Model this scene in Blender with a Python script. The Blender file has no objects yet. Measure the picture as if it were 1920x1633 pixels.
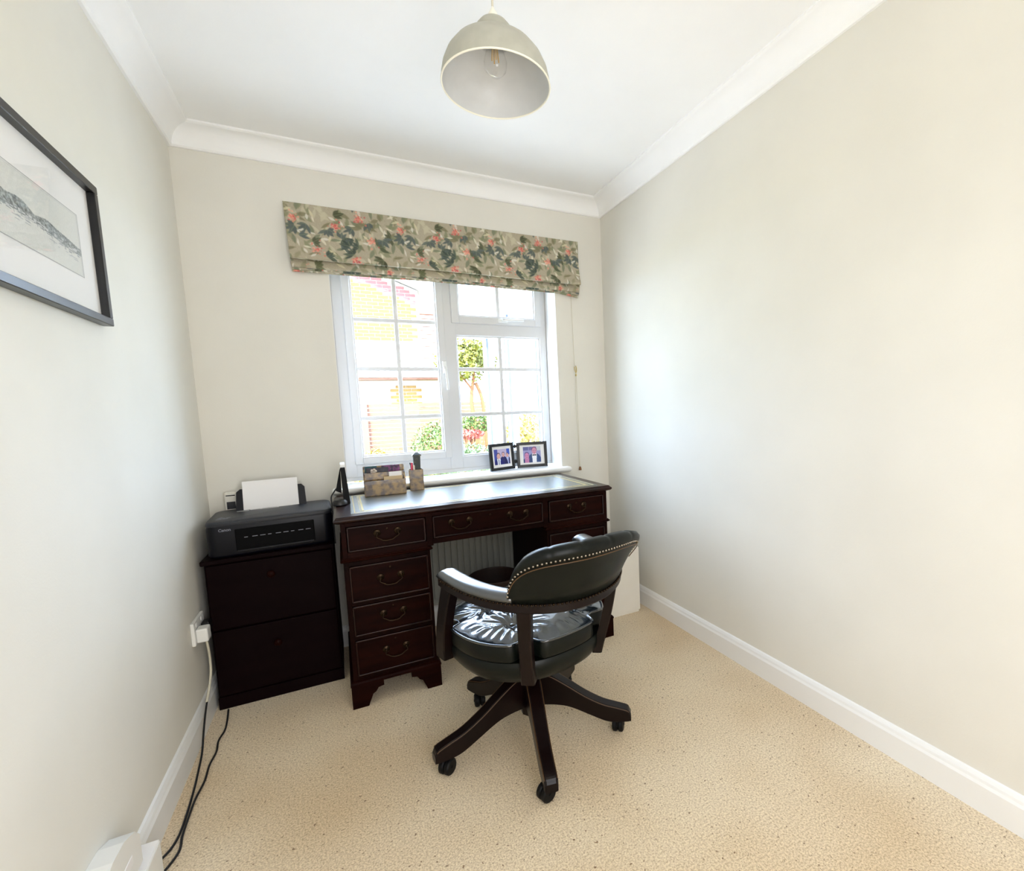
import bpy, bmesh, math, random
import numpy as np
from mathutils import Matrix, Vector, Euler

PI = math.pi
R = math.radians
random.seed(7)
SC = bpy.context.scene
COL = SC.collection

# ------------------------------------------------------------------ camera
cam_data = bpy.data.cameras.new('camera')
cam = bpy.data.objects.new('camera', cam_data)
COL.objects.link(cam)
cam.location = (0.54182, -2.68095, 1.15121)
cam.rotation_euler = (1.475, 0.03659, -0.48194)
cam_data.sensor_width = 36
cam_data.lens = 906.62843 / 1920 * 36
cam_data.shift_x = -150.0 / 1920
cam_data.shift_y = 36.01 / 1920
cam_data.clip_start = 0.02
cam_data.clip_end = 200
SC.camera = cam

# ------------------------------------------------------------------ world, sun, large lights, exposure
SKY = 12.0
SUN = 14.0
HALL_FILL = 19.0
world = bpy.data.worlds.new('sky')
SC.world = world
world.use_nodes = True
wn = world.node_tree.nodes
wn['Background'].inputs['Color'].default_value = (0.56, 0.735, 1.0, 1)
wn['Background'].inputs['Strength'].default_value = SKY

sun_data = bpy.data.lights.new('sun', 'SUN')
sun_data.energy = SUN
sun_data.angle = R(0.6)
sun_data.color = (1.0, 0.93, 0.80)
sun = bpy.data.objects.new('sun', sun_data)
COL.objects.link(sun)
sun.rotation_euler = Vector((0.30, 0.62, -0.72)).to_track_quat('-Z', 'Y').to_euler()

portal_data = bpy.data.lights.new('window_sky_portal', 'AREA')
portal_data.shape = 'RECTANGLE'
portal_data.size = 1.17
portal_data.size_y = 1.18
portal_data.cycles.is_portal = True
portal = bpy.data.objects.new('window_sky_portal', portal_data)
COL.objects.link(portal)
portal.location = (1.139, 0.30, 1.40)
portal.rotation_euler = Vector((0, -1, 0)).to_track_quat('-Z', 'Z').to_euler()

hall_data = bpy.data.lights.new('hall_fill', 'AREA')  # soft fill light added in the unseen doorway behind the camera
hall_data.shape = 'RECTANGLE'
hall_data.size = 1.0
hall_data.size_y = 1.9
hall_data.energy = HALL_FILL
hall_data.color = (0.97, 0.97, 1.0)
hall = bpy.data.objects.new('hall_fill', hall_data)
COL.objects.link(hall)
hall.location = (0.95, -3.42, 1.15)
hall.rotation_euler = Vector((0, 1, 0)).to_track_quat('-Z', 'Z').to_euler()

SC.view_settings.view_transform = 'Standard'
SC.view_settings.look = 'None'
SC.view_settings.gamma = 1.0
SC.view_settings.use_curve_mapping = False
SC.view_settings.exposure = 0.97
SC.cycles.max_bounces = 12
SC.cycles.diffuse_bounces = 6
SC.cycles.transparent_max_bounces = 16
SC.cycles.caustics_reflective = False
SC.cycles.caustics_refractive = False
SC.cycles.sample_clamp_indirect = 6.0
SC.cycles.use_denoising = True

# ------------------------------------------------------------------ materials
def s2l(c):
    return tuple((x / 12.92 if x <= 0.04045 else ((x + 0.055) / 1.055) ** 2.4) for x in c)

def rgb(r, g, b):
    return s2l((r / 255.0, g / 255.0, b / 255.0)) + (1.0,)

def principled(name, col, rough=0.5, metal=0.0, coat=0.0, spec=None):
    m = bpy.data.materials.new(name)
    m.use_nodes = True
    b = m.node_tree.nodes['Principled BSDF']
    b.inputs['Base Color'].default_value = col
    b.inputs['Roughness'].default_value = rough
    b.inputs['Metallic'].default_value = metal
    b.inputs['Coat Weight'].default_value = coat
    if spec is not None:
        b.inputs['Specular IOR Level'].default_value = spec
    return m

def noisy(name, c1, c2, scale, rough=0.5, bump=0.0, bscale=None, detail=4, stretch=None, metal=0.0,
          coat=0.0, spec=None, lo=0.35, hi=0.65, bdist=0.002):
    m = principled(name, c1, rough, metal, coat, spec)
    nt = m.node_tree
    b = nt.nodes['Principled BSDF']
    tc = nt.nodes.new('ShaderNodeTexCoord')
    mp = nt.nodes.new('ShaderNodeMapping')
    if stretch:
        mp.inputs['Scale'].default_value = stretch
    nt.links.new(tc.outputs['Object'], mp.inputs['Vector'])
    n = nt.nodes.new('ShaderNodeTexNoise')
    n.inputs['Scale'].default_value = scale
    n.inputs['Detail'].default_value = detail
    nt.links.new(mp.outputs['Vector'], n.inputs['Vector'])
    cr = nt.nodes.new('ShaderNodeValToRGB')
    cr.color_ramp.elements[0].position = lo
    cr.color_ramp.elements[0].color = c1
    cr.color_ramp.elements[1].position = hi
    cr.color_ramp.elements[1].color = c2
    nt.links.new(n.outputs['Fac'], cr.inputs['Fac'])
    nt.links.new(cr.outputs['Color'], b.inputs['Base Color'])
    if bump:
        n2 = nt.nodes.new('ShaderNodeTexNoise')
        n2.inputs['Scale'].default_value = bscale or scale
        n2.inputs['Detail'].default_value = 3
        nt.links.new(mp.outputs['Vector'], n2.inputs['Vector'])
        bp = nt.nodes.new('ShaderNodeBump')
        bp.inputs['Strength'].default_value = bump
        bp.inputs['Distance'].default_value = bdist
        nt.links.new(n2.outputs['Fac'], bp.inputs['Height'])
        nt.links.new(bp.outputs['Normal'], b.inputs['Normal'])
    return m

def attr_mat(name, rough=0.6, coat=0.0, bump=0.0):
    m = principled(name, (1, 1, 1, 1), rough, coat=coat)
    nt = m.node_tree
    a = nt.nodes.new('ShaderNodeAttribute')
    a.attribute_name = 'Col'
    nt.links.new(a.outputs['Color'], nt.nodes['Principled BSDF'].inputs['Base Color'])
    if bump:
        tc = nt.nodes.new('ShaderNodeTexCoord')
        n2 = nt.nodes.new('ShaderNodeTexNoise')
        n2.inputs['Scale'].default_value = 500
        nt.links.new(tc.outputs['Object'], n2.inputs['Vector'])
        bp = nt.nodes.new('ShaderNodeBump')
        bp.inputs['Strength'].default_value = bump
        bp.inputs['Distance'].default_value = 0.001
        nt.links.new(n2.outputs['Fac'], bp.inputs['Height'])
        nt.links.new(bp.outputs['Normal'], nt.nodes['Principled BSDF'].inputs['Normal'])
    return m

def pane_mat(name, refl=1.0, rough=0.02):
    m = bpy.data.materials.new(name)
    m.use_nodes = True
    nt = m.node_tree
    nt.nodes.clear()
    out = nt.nodes.new('ShaderNodeOutputMaterial')
    tr = nt.nodes.new('ShaderNodeBsdfTransparent')
    gl = nt.nodes.new('ShaderNodeBsdfGlossy')
    gl.inputs['Roughness'].default_value = rough
    fr = nt.nodes.new('ShaderNodeFresnel')
    fr.inputs['IOR'].default_value = 1.45
    mu = nt.nodes.new('ShaderNodeMath')
    mu.operation = 'MULTIPLY'
    mu.inputs[1].default_value = refl
    mx = nt.nodes.new('ShaderNodeMixShader')
    geo = nt.nodes.new('ShaderNodeNewGeometry')     # only the outer faces of a pane reflect
    sub = nt.nodes.new('ShaderNodeMath')
    sub.operation = 'SUBTRACT'
    sub.inputs[0].default_value = 1.0
    m2 = nt.nodes.new('ShaderNodeMath')
    m2.operation = 'MULTIPLY'
    nt.links.new(geo.outputs['Backfacing'], sub.inputs[1])
    nt.links.new(fr.outputs[0], mu.inputs[0])
    nt.links.new(mu.outputs[0], m2.inputs[0])
    nt.links.new(sub.outputs[0], m2.inputs[1])
    nt.links.new(m2.outputs[0], mx.inputs[0])
    nt.links.new(tr.outputs[0], mx.inputs[1])
    nt.links.new(gl.outputs[0], mx.inputs[2])
    nt.links.new(mx.outputs[0], out.inputs[0])
    return m

M = {}
M['wall'] = noisy('wall_paint', rgb(222, 219, 209), rgb(226, 223, 213), 3, 0.85, bump=0.12, bscale=180)
M['ceil'] = noisy('ceiling_paint', rgb(244, 244, 243), rgb(247, 247, 246), 3, 0.9, bump=0.08, bscale=160)
M['trim'] = principled('white_gloss_paint', rgb(238, 238, 236), 0.35)
M['upvc'] = principled('white_upvc', rgb(212, 212, 212), 0.28)
M['glass'] = pane_mat('window_glass', 0.8)
M['picglass'] = pane_mat('picture_glass', 1.0)
M['black'] = principled('black_plastic', rgb(9, 9, 12), 0.38)
M['black_frame'] = principled('black_frame', rgb(9, 9, 11), 0.3)
M['printer_top'] = noisy('printer_grey_plastic', rgb(26, 29, 36), rgb(32, 35, 42), 300, 0.45, bump=0.1, bscale=900)
M['printer'] = principled('printer_black_plastic', rgb(7, 8, 16), 0.4, spec=0.25)
M['void'] = principled('dark_recess', rgb(3, 3, 4), 0.7, spec=0.1)
M['dim_print'] = principled('dim_grey_print', rgb(120, 122, 132), 0.5)
M['matt_black'] = principled('matt_black', rgb(7, 7, 8), 0.6, spec=0.2)
M['paper'] = principled('white_paper', rgb(240, 238, 236), 0.8)
M['white_plastic'] = principled('white_plastic', rgb(232, 232, 228), 0.4)
M['off_white'] = noisy('cream_board', rgb(222, 218, 206), rgb(226, 222, 212), 6, 0.6)
M['silver'] = principled('silver_print', rgb(200, 200, 205), 0.4, 0.3)
M['brass'] = principled('aged_brass', rgb(44, 32, 20), 0.3, 0.9)
M['chrome'] = principled('chrome', rgb(210, 210, 212), 0.2, 1.0)
M['gold'] = principled('gold_tooling', rgb(210, 190, 130), 0.3, 0.6)
M['mahog'] = noisy('mahogany', rgb(18, 4, 3), rgb(32, 9, 5), 6, 0.45, spec=0.04, bump=0.05, bscale=40,
                   stretch=(1, 6, 6), coat=0.0, detail=6)
M['mahog_v'] = noisy('mahogany_upright_grain', rgb(16, 4, 3), rgb(28, 8, 5), 6, 0.45, spec=0.04, bump=0.05,
                     bscale=40, stretch=(6, 6, 1), coat=0.0, detail=6)
M['mahog_edge'] = noisy('mahogany_worn_edge', rgb(38, 14, 8), rgb(20, 6, 4), 12, 0.3, coat=0.1, spec=0.2)
M['chairwood'] = noisy('dark_red_wood', rgb(10, 3, 3), rgb(18, 6, 5), 9, 0.32, coat=0.03, spec=0.2, bump=0.04, bscale=50)
M['worn'] = principled('worn_gilt_edge', rgb(84, 58, 30), 0.4)
M['cab'] = noisy('dark_cabinet_wood', rgb(12, 3, 4), rgb(16, 5, 6), 5, 0.6, spec=0.05, stretch=(1, 5, 5), bump=0.04, bscale=40)
M['leather'] = noisy('green_leather', rgb(5, 9, 7), rgb(9, 14, 9), 14, 0.38, bump=0.25, bscale=260, coat=0.0, spec=0.22,
                     bdist=0.0006)
M['seat_leather'] = noisy('dark_blue_green_leather', rgb(6, 16, 24), rgb(10, 24, 32), 10, 0.27, bump=0.2, bscale=120,
                          coat=0.9, bdist=0.0008)
M['desk_leather'] = noisy('desk_leather', rgb(34, 58, 54), rgb(44, 68, 62), 16, 0.2, bump=0.5, bscale=90, coat=1.0,
                          bdist=0.0004)
_b = M['desk_leather'].node_tree.nodes['Principled BSDF']
_b.inputs['Coat Roughness'].default_value = 0.27
_b.inputs['Coat IOR'].default_value = 2.0
_b.inputs['Roughness'].default_value = 0.34
M['seat_leather'].node_tree.nodes['Principled BSDF'].inputs['Coat Roughness'].default_value = 0.10
M['seat_leather'].node_tree.nodes['Principled BSDF'].inputs['Coat IOR'].default_value = 1.75
M['arm_leather'] = M['seat_leather'].copy()
M['arm_leather'].name = 'arm_leather'
_b = M['arm_leather'].node_tree.nodes['Principled BSDF']
_b.inputs['Coat Roughness'].default_value = 0.30
_b.inputs['Coat IOR'].default_value = 2.1
M['rubber'] = principled('black_castor', rgb(8, 8, 9), 0.5, spec=0.2)
M['nail'] = principled('bronze_nail', rgb(150, 142, 130), 0.22, 0.95)
M['shade_out'] = noisy('grey_green_enamel', rgb(170, 169, 155), rgb(176, 175, 161), 40, 0.5)
M['shade_in'] = noisy('pale_grey_enamel', rgb(208, 209, 208), rgb(212, 213, 212), 30, 0.4)
M['shade_rim'] = principled('pale_rim', rgb(244, 240, 222), 0.4)
M['cord'] = principled('cream_flex', rgb(222, 216, 196), 0.6)
M['bulb'] = pane_mat('clear_bulb_glass', 2.0)
M['filament'] = principled('amber_bulb_core', rgb(220, 180, 110), 0.4)
M['cable_b'] = principled('black_cable', rgb(18, 18, 20), 0.5)
M['cable_w'] = principled('cream_cable', rgb(205, 200, 180), 0.5)
M['burr'] = noisy('marbled_brown_lacquer', rgb(64, 42, 16), rgb(150, 118, 58), 40, 0.35, detail=7, lo=0.38, hi=0.62,
                  coat=0.3)
M['darkgreen'] = noisy('dark_green_gilt', rgb(20, 30, 22), rgb(86, 80, 44), 70, 0.4, lo=0.55, hi=0.75)
M['red'] = principled('red_pen_plastic', rgb(196, 40, 70), 0.35)
M['manila'] = principled('cream_envelope', rgb(206, 184, 146), 0.8)
M['teal'] = principled('teal_card', rgb(30, 84, 88), 0.6)
M['purple'] = noisy('purple_print_card', rgb(40, 24, 52), rgb(134, 60, 120), 60, 0.5)
M['navy'] = noisy('dark_flower_card', rgb(26, 24, 34), rgb(60, 58, 70), 50, 0.5)
M['petal'] = principled('white_petals_print', rgb(222, 208, 196), 0.7)
M['wood_toggle'] = principled('brown_toggle', rgb(120, 76, 36), 0.4)
M['radiator'] = principled('shaded_radiator_enamel', rgb(150, 152, 145), 0.35)  # white enamel, darkened to carry the shade behind the desk
M['bin'] = noisy('dark_brown_bin', rgb(38, 24, 20), rgb(48, 30, 24), 20, 0.6)
M['brick'] = noisy('yellow_stock_brick', rgb(110, 74, 24), rgb(118, 92, 26), 3.1, 0.85, lo=0.4, hi=0.6)
M['brick_shaded'] = principled('shaded_brick', rgb(106, 62, 58), 0.85)  # brick tone with the roof overhang's shade put into it
M['mortar'] = principled('pale_mortar', rgb(176, 168, 150), 0.9)
M['tile_board'] = principled('pale_weatherboard', rgb(186, 172, 162), 0.8)
M['roof'] = noisy('pale_concrete_roof', rgb(160, 152, 146), rgb(168, 160, 154), 5, 0.8)
M['lean_tile'] = principled('cream_pantile', rgb(150, 140, 112), 0.8)
M['fascia'] = principled('white_fascia', rgb(242, 242, 242), 0.5)
M['fence'] = noisy('orange_brown_fence_wood', rgb(96, 60, 44), rgb(108, 70, 50), 5, 0.8, stretch=(1, 8, 8))
M['grass'] = noisy('dry_lawn', rgb(118, 116, 48), rgb(134, 126, 70), 6, 0.9)
M['bounce_ground'] = principled('pale_bounce_ground', rgb(212, 204, 194), 0.9)
M['leaf_tree'] = noisy('yellow_green_leaves', rgb(70, 76, 6), rgb(104, 100, 16), 9, 0.6)
M['leaf_green'] = noisy('bright_green_leaves', rgb(46, 70, 12), rgb(76, 96, 34), 9, 0.6)
M['leaf_blue'] = noisy('blue_green_leaves', rgb(52, 82, 48), rgb(90, 112, 66), 9, 0.6)
M['leaf_red'] = noisy('red_flowers', rgb(120, 40, 32), rgb(140, 60, 46), 9, 0.6)
M['leaf_yellow'] = noisy('golden_leaves', rgb(124, 110, 24), rgb(140, 124, 46), 9, 0.6)
M['bark'] = principled('orange_bark', rgb(104, 66, 36), 0.9)

# carpet
def carpet():
    m = principled('beige_carpet', rgb(200, 180, 148), 0.95)
    nt = m.node_tree
    b = nt.nodes['Principled BSDF']
    b.inputs['Sheen Weight'].default_value = 0.15
    tc = nt.nodes.new('ShaderNodeTexCoord')
    def noise(scale, det, rough=0.5):
        n = nt.nodes.new('ShaderNodeTexNoise')
        n.inputs['Scale'].default_value = scale
        n.inputs['Detail'].default_value = det
        n.inputs['Roughness'].default_value = rough
        nt.links.new(tc.outputs['Object'], n.inputs['Vector'])
        return n
    def ramp(n, p0, c0, p1, c1):
        r = nt.nodes.new('ShaderNodeValToRGB')
        r.color_ramp.elements[0].position = p0
        r.color_ramp.elements[0].color = c0
        r.color_ramp.elements[1].position = p1
        r.color_ramp.elements[1].color = c1
        nt.links.new(n.outputs['Fac'], r.inputs['Fac'])
        return r
    a = ramp(noise(190, 4, 0.8), 0.36, rgb(192, 172, 142), 0.58, rgb(254, 243, 222))
    c = ramp(noise(1.6, 2), 0.35, rgb(236, 222, 200), 0.65, rgb(255, 250, 240))
    mx = nt.nodes.new('ShaderNodeMix')
    mx.data_type = 'RGBA'
    mx.blend_type = 'MULTIPLY'
    mx.inputs[0].default_value = 1.0
    nt.links.new(a.outputs['Color'], mx.inputs[6])
    nt.links.new(c.outputs['Color'], mx.inputs[7])
    d = ramp(noise(85, 2, 0.6), 0.66, (0, 0, 0, 1), 0.70, (1, 1, 1, 1))
    mx2 = nt.nodes.new('ShaderNodeMix')
    mx2.data_type = 'RGBA'
    nt.links.new(d.outputs['Color'], mx2.inputs[0])
    nt.links.new(mx.outputs[2], mx2.inputs[6])
    mx2.inputs[7].default_value = rgb(140, 112, 82)
    nt.links.new(mx2.outputs[2], b.inputs['Base Color'])
    bp = nt.nodes.new('ShaderNodeBump')
    bp.inputs['Strength'].default_value = 0.7
    bp.inputs['Distance'].default_value = 0.006
    nt.links.new(noise(230, 3, 0.7).outputs['Fac'], bp.inputs['Height'])
    nt.links.new(bp.outputs['Normal'], b.inputs['Normal'])
    return m
M['carpet'] = carpet()

# ------------------------------------------------------------------ geometry helpers
WM = {}

def wmat(o):
    return WM.get(o.name, Matrix.Identity(4))

def tag(o, label=None, cat=None, group=None, kind=None):
    if label: o['label'] = label
    if cat: o['category'] = cat
    if group: o['group'] = group
    if kind: o['kind'] = kind
    return o

def empty(name, loc, rz=0.0, label=None, cat=None, group=None, kind=None):
    o = bpy.data.objects.new(name, None)
    COL.objects.link(o)
    o.empty_display_size = 0.05
    o.location = loc
    o.rotation_euler = (0, 0, rz)
    WM[o.name] = Matrix.Translation(loc) @ Matrix.Rotation(rz, 4, 'Z')
    return tag(o, label, cat, group, kind)

class B:
    """collects shapes into one mesh"""
    def __init__(s):
        s.v = []
        s.f = []
        s.sm = []
    def add(s, verts, faces, smooth=False):
        n = len(s.v)
        s.v += [tuple(p) for p in verts]
        s.f += [tuple(i + n for i in f) for f in faces]
        s.sm += [smooth] * len(faces)
        return s
    def bm(s, bm, smooth=False, mat=None):
        if mat is not None:
            bmesh.ops.transform(bm, matrix=mat, verts=bm.verts)
        bm.verts.index_update()
        s.add([v.co[:] for v in bm.verts], [[v.index for v in f.verts] for f in bm.faces], smooth)
        bm.free()
        return s
    def box(s, x0, x1, y0, y1, z0, z1, bev=0.0, seg=2, mat=None, smooth=False):
        bm = bmesh.new()
        bmesh.ops.create_cube(bm, size=1)
        bmesh.ops.transform(bm, matrix=Matrix.Translation(((x0 + x1) / 2, (y0 + y1) / 2, (z0 + z1) / 2)) @
                            Matrix.Diagonal((abs(x1 - x0), abs(y1 - y0), abs(z1 - z0), 1)), verts=bm.verts)
        if bev:
            bmesh.ops.bevel(bm, geom=bm.edges[:], offset=bev, segments=seg, profile=0.5, affect='EDGES')
        return s.bm(bm, smooth, mat)
    def lathe(s, prof, c=(0, 0, 0), seg=32, mat=None, smooth=True, cap=True):
        vs, fs = [], []
        n = len(prof)
        for k in range(seg):
            a = 2 * PI * k / seg
            for r, z in prof:
                vs.append((c[0] + r * math.cos(a), c[1] + r * math.sin(a), c[2] + z))
        for k in range(seg):
            k2 = (k + 1) % seg
            for i in range(n - 1):
                fs.append((k * n + i, k2 * n + i, k2 * n + i + 1, k * n + i + 1))
        if cap:
            if prof[0][0] > 1e-5: fs.append([k * n for k in range(seg)][::-1])
            if prof[-1][0] > 1e-5: fs.append([k * n + n - 1 for k in range(seg)])
        if mat is not None:
            vs = [(mat @ Vector(v))[:] for v in vs]
        return s.add(vs, fs, smooth)
    def cyl(s, p, q, r, seg=16, smooth=True, r2=None):
        p, q = Vector(p), Vector(q)
        d = q - p
        m = Matrix.Translation(p) @ d.to_track_quat('Z', 'Y').to_matrix().to_4x4()
        return s.lathe([(r, 0), (r2 if r2 is not None else r, d.length)], seg=seg, mat=m, smooth=smooth)
    def ball(s, c, r, seg=12, sq=(1, 1, 1)):
        bm = bmesh.new()
        bmesh.ops.create_uvsphere(bm, u_segments=seg, v_segments=max(6, seg // 2), radius=r)
        return s.bm(bm, True, Matrix.Translation(c) @ Matrix.Diagonal((sq[0], sq[1], sq[2], 1)))
    def tube(s, pts, r, seg=8, smooth=True):
        pts = [Vector(p) for p in pts]
        vs, fs = [], []
        up = Vector((0, 0, 1))
        prev = None
        for i, p in enumerate(pts):
            t = (pts[min(i + 1, len(pts) - 1)] - pts[max(i - 1, 0)]).normalized()
            if prev is None:
                a = t.cross(up)
                if a.length < 1e-3: a = t.cross(Vector((1, 0, 0)))
            else:
                a = prev - t * prev.dot(t)
            a.normalize()
            prev = a
            b = t.cross(a)
            rr = r[i] if isinstance(r, (list, tuple)) else r
            for k in range(seg):
                an = 2 * PI * k / seg
                vs.append((p + a * math.cos(an) * rr + b * math.sin(an) * rr)[:])
        for i in range(len(pts) - 1):
            for k in range(seg):
                k2 = (k + 1) % seg
                fs.append((i * seg + k, i * seg + k2, (i + 1) * seg + k2, (i + 1) * seg + k))
        fs.append(list(range(seg))[::-1])
        fs.append([(len(pts) - 1) * seg + k for k in range(seg)])
        return s.add(vs, fs, smooth)
    def prism(s, poly, axis, a0, a1, mat=None, smooth=False):
        """poly: 2-D outline in the two axes other than `axis`, in order xyz"""
        n = len(poly)
        def P(u, v, w):
            return {'x': (w, u, v), 'y': (u, w, v), 'z': (u, v, w)}[axis]
        vs = [P(u, v, a0) for u, v in poly] + [P(u, v, a1) for u, v in poly]
        if mat is not None:
            vs = [(mat @ Vector(v))[:] for v in vs]
        fs = [tuple(range(n))[::-1], tuple(range(n, 2 * n))]
        for i in range(n):
            j = (i + 1) % n
            fs.append((i, j, n + j, n + i))
        return s.add(vs, fs, smooth)
    def sweep(s, path, sects, closed=False, smooth=True, caps=True):
        """sects: list of lists of points, one ring per path step (already in place)"""
        n = len(sects[0])
        vs = [p for r_ in sects for p in r_]
        fs = []
        m = len(sects)
        for i in range(m - (0 if closed else 1)):
            i2 = (i + 1) % m
            for k in range(n):
                k2 = (k + 1) % n
                fs.append((i * n + k, i * n + k2, i2 * n + k2, i2 * n + k))
        if caps and not closed:
            fs.append(list(range(n))[::-1])
            fs.append([(m - 1) * n + k for k in range(n)])
        return s.add(vs, fs, smooth)
    def build(s, name, mat, parent=None, local=False, label=None, kind=None, auto=None, cols=None):
        vs = s.v
        if parent is not None and not local:
            inv = wmat(parent).inverted()
            vs = [(inv @ Vector(p))[:] for p in vs]
        me = bpy.data.meshes.new(name)
        me.from_pydata(vs, [], s.f)
        me.polygons.foreach_set('use_smooth', s.sm)
        if cols is not None:
            ca = me.color_attributes.new('Col', 'FLOAT_COLOR', 'POINT')
            ca.data.foreach_set('color', np.asarray(cols, dtype=np.float32).ravel())
        bm = bmesh.new()
        bm.from_mesh(me)
        bmesh.ops.recalc_face_normals(bm, faces=bm.faces)
        bm.to_mesh(me)
        bm.free()
        if auto:
            me.set_sharp_from_angle(angle=R(auto))
        me.materials.append(mat)
        o = bpy.data.objects.new(name, me)
        COL.objects.link(o)
        if parent is not None:
            o.parent = parent
            WM[o.name] = wmat(parent)
        if label: o['label'] = label
        if kind: o['kind'] = kind
        return o

def at_center(name, b, mat, label=None, cat=None, group=None, kind=None, auto=None):
    """one-mesh top-level object with its origin at its base centre"""
    v = np.array(b.v)
    c = Vector(((v[:, 0].min() + v[:, 0].max()) / 2, (v[:, 1].min() + v[:, 1].max()) / 2, v[:, 2].min()))
    b.v = [tuple(np.array(p) - np.array(c)) for p in b.v]
    o = b.build(name, mat, auto=auto)
    o.location = c
    WM[o.name] = Matrix.Translation(c)
    return tag(o, label, cat, group, kind)

def spline(pts, n=8):
    pts = [np.array(p, float) for p in pts]
    P = [2 * pts[0] - pts[1]] + pts + [2 * pts[-1] - pts[-2]]
    out = []
    for i in range(1, len(P) - 2):
        for k in range(n):
            t = k / n
            a, b, c, d = P[i - 1], P[i], P[i + 1], P[i + 2]
            out.append(0.5 * ((2 * b) + (-a + c) * t + (2 * a - 5 * b + 4 * c - d) * t * t + (-a + 3 * b - 3 * c + d) * t ** 3))
    out.append(P[-2])
    return [tuple(p) for p in out]

def srgb_lin(img):
    img = np.clip(img, 0, 1)
    return np.where(img <= 0.04045, img / 12.92, ((img + 0.055) / 1.055) ** 2.4)

def print_grid(name, pos, img, mat, parent, local=False, label=None):
    """flat or folded print: pos (nv,nu,3) points, img (nv,nu,3) sRGB"""
    nv, nu = img.shape[:2]
    b = B()
    vs = pos.reshape(-1, 3)
    idx = np.arange(nv * nu).reshape(nv, nu)
    f = np.stack([idx[:-1, :-1], idx[:-1, 1:], idx[1:, 1:], idx[1:, :-1]], -1).reshape(-1, 4)
    if parent is not None and not local:
        inv = np.array(wmat(parent).inverted())
        vs = vs @ inv[:3, :3].T + inv[:3, 3]
    me = bpy.data.meshes.new(name)
    me.from_pydata(vs.tolist(), [], f.tolist())
    me.polygons.foreach_set('use_smooth', [True] * len(f))
    ca = me.color_attributes.new('Col', 'FLOAT_COLOR', 'POINT')
    c = np.ones((nv * nu, 4), np.float32)
    c[:, :3] = srgb_lin(img).reshape(-1, 3)
    ca.data.foreach_set('color', c.ravel())
    me.materials.append(mat)
    o = bpy.data.objects.new(name, me)
    COL.objects.link(o)
    if parent is not None:
        o.parent = parent
        WM[o.name] = wmat(parent)
    if label: o['label'] = label
    return o

# ------------------------------------------------------------------ the room shell
W = 2.0465          # room width, x from 0 to W; window wall at y = 0; floor z = 0
YB = -3.30          # rear wall
ZC = 2.385          # ceiling
OX0, OX1, OZ0, OZ1 = 0.552, 1.726, 0.775, 1.99   # window opening

def structure(name, b, mat, **k):
    o = b.build(name, mat, **k)
    o['kind'] = 'structure'
    return o

structure('floor', B().box(-0.1, W + 0.1, YB - 1.3, 0.3, -0.12, 0), M['carpet'])
structure('ceiling', B().box(-0.1, W + 0.1, YB - 1.3, 0.3, ZC, ZC + 0.12), M['ceil'])
structure('wall_left', B().box(-0.12, 0, YB - 1.3, 0.3, 0, ZC), M['wall'])
structure('wall_right', B().box(W, W + 0.12, YB - 1.3, 0.3, 0, ZC), M['wall'])
wb = B()
wb.box(0, OX0, 0, 0.3, 0, ZC).box(OX1, W, 0, 0.3, 0, ZC).box(OX0, OX1, 0, 0.3, 0, OZ0).box(OX0, OX1, 0, 0.3, OZ1, ZC)
structure('wall_back', wb, M['wall'])
# white painted reveals lining the opening
rv = B()
rv.box(OX0, OX0 + 0.002, 0.001, 0.16, OZ0 + 0.03, OZ1).box(OX1 - 0.002, OX1, 0.001, 0.16, OZ0 + 0.03, OZ1)
rv.box(OX0, OX1, 0.001, 0.16, OZ1 - 0.002, OZ1)
structure('trim_1', rv, M['trim'])
wf = B()
wf.box(0, 0.45, YB - 0.1, YB, 0, ZC).box(1.45, W, YB - 0.1, YB, 0, ZC).box(0.45, 1.45, YB - 0.1, YB, 2.05, ZC)
structure('wall_front', wf, M['wall'])
structure('wall_hall', B().box(0, W, YB - 1.3, YB - 1.2, 0, ZC), M['wall'])

def coving(name, pa, pb, inward, m0, m1):
    """cove along a wall; pa->pb ends on the wall line, inward = unit vector into the room, mitred ends"""
    prof = [(0.0, 2.300), (0.010, 2.300), (0.014, 2.304)]
    for k in range(0, 9):
        a = k / 8 * PI / 2
        prof.append((0.016 + 0.062 * (1 - math.cos(a)), 2.306 + 0.066 * math.sin(a)))
    prof += [(0.083, 2.375), (0.088, 2.378), (0.088, ZC), (0.0, ZC)]
    pa, pb, inn = Vector(pa), Vector(pb), Vector(inward)
    d = (pb - pa).normalized()
    b = B()
    r0 = [(pa + inn * u + d * u * m0 + Vector((0, 0, z)))[:] for u, z in prof]
    r1 = [(pb + inn * u - d * u * m1 + Vector((0, 0, z)))[:] for u, z in prof]
    b.sweep(None, [r0, r1], smooth=True)
    structure(name, b, M['ceil'], auto=30)
coving('trim_2', (0, 0, 0), (W, 0, 0), (0, -1, 0), 1, 1)
coving('trim_3', (0, YB, 0), (0, 0, 0), (1, 0, 0), 1, 1)
coving('trim_4', (W, YB, 0), (W, 0, 0), (-1, 0, 0), 1, 1)
coving('trim_5', (0, YB, 0), (W, YB, 0), (0, 1, 0), 1, 1)

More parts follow.
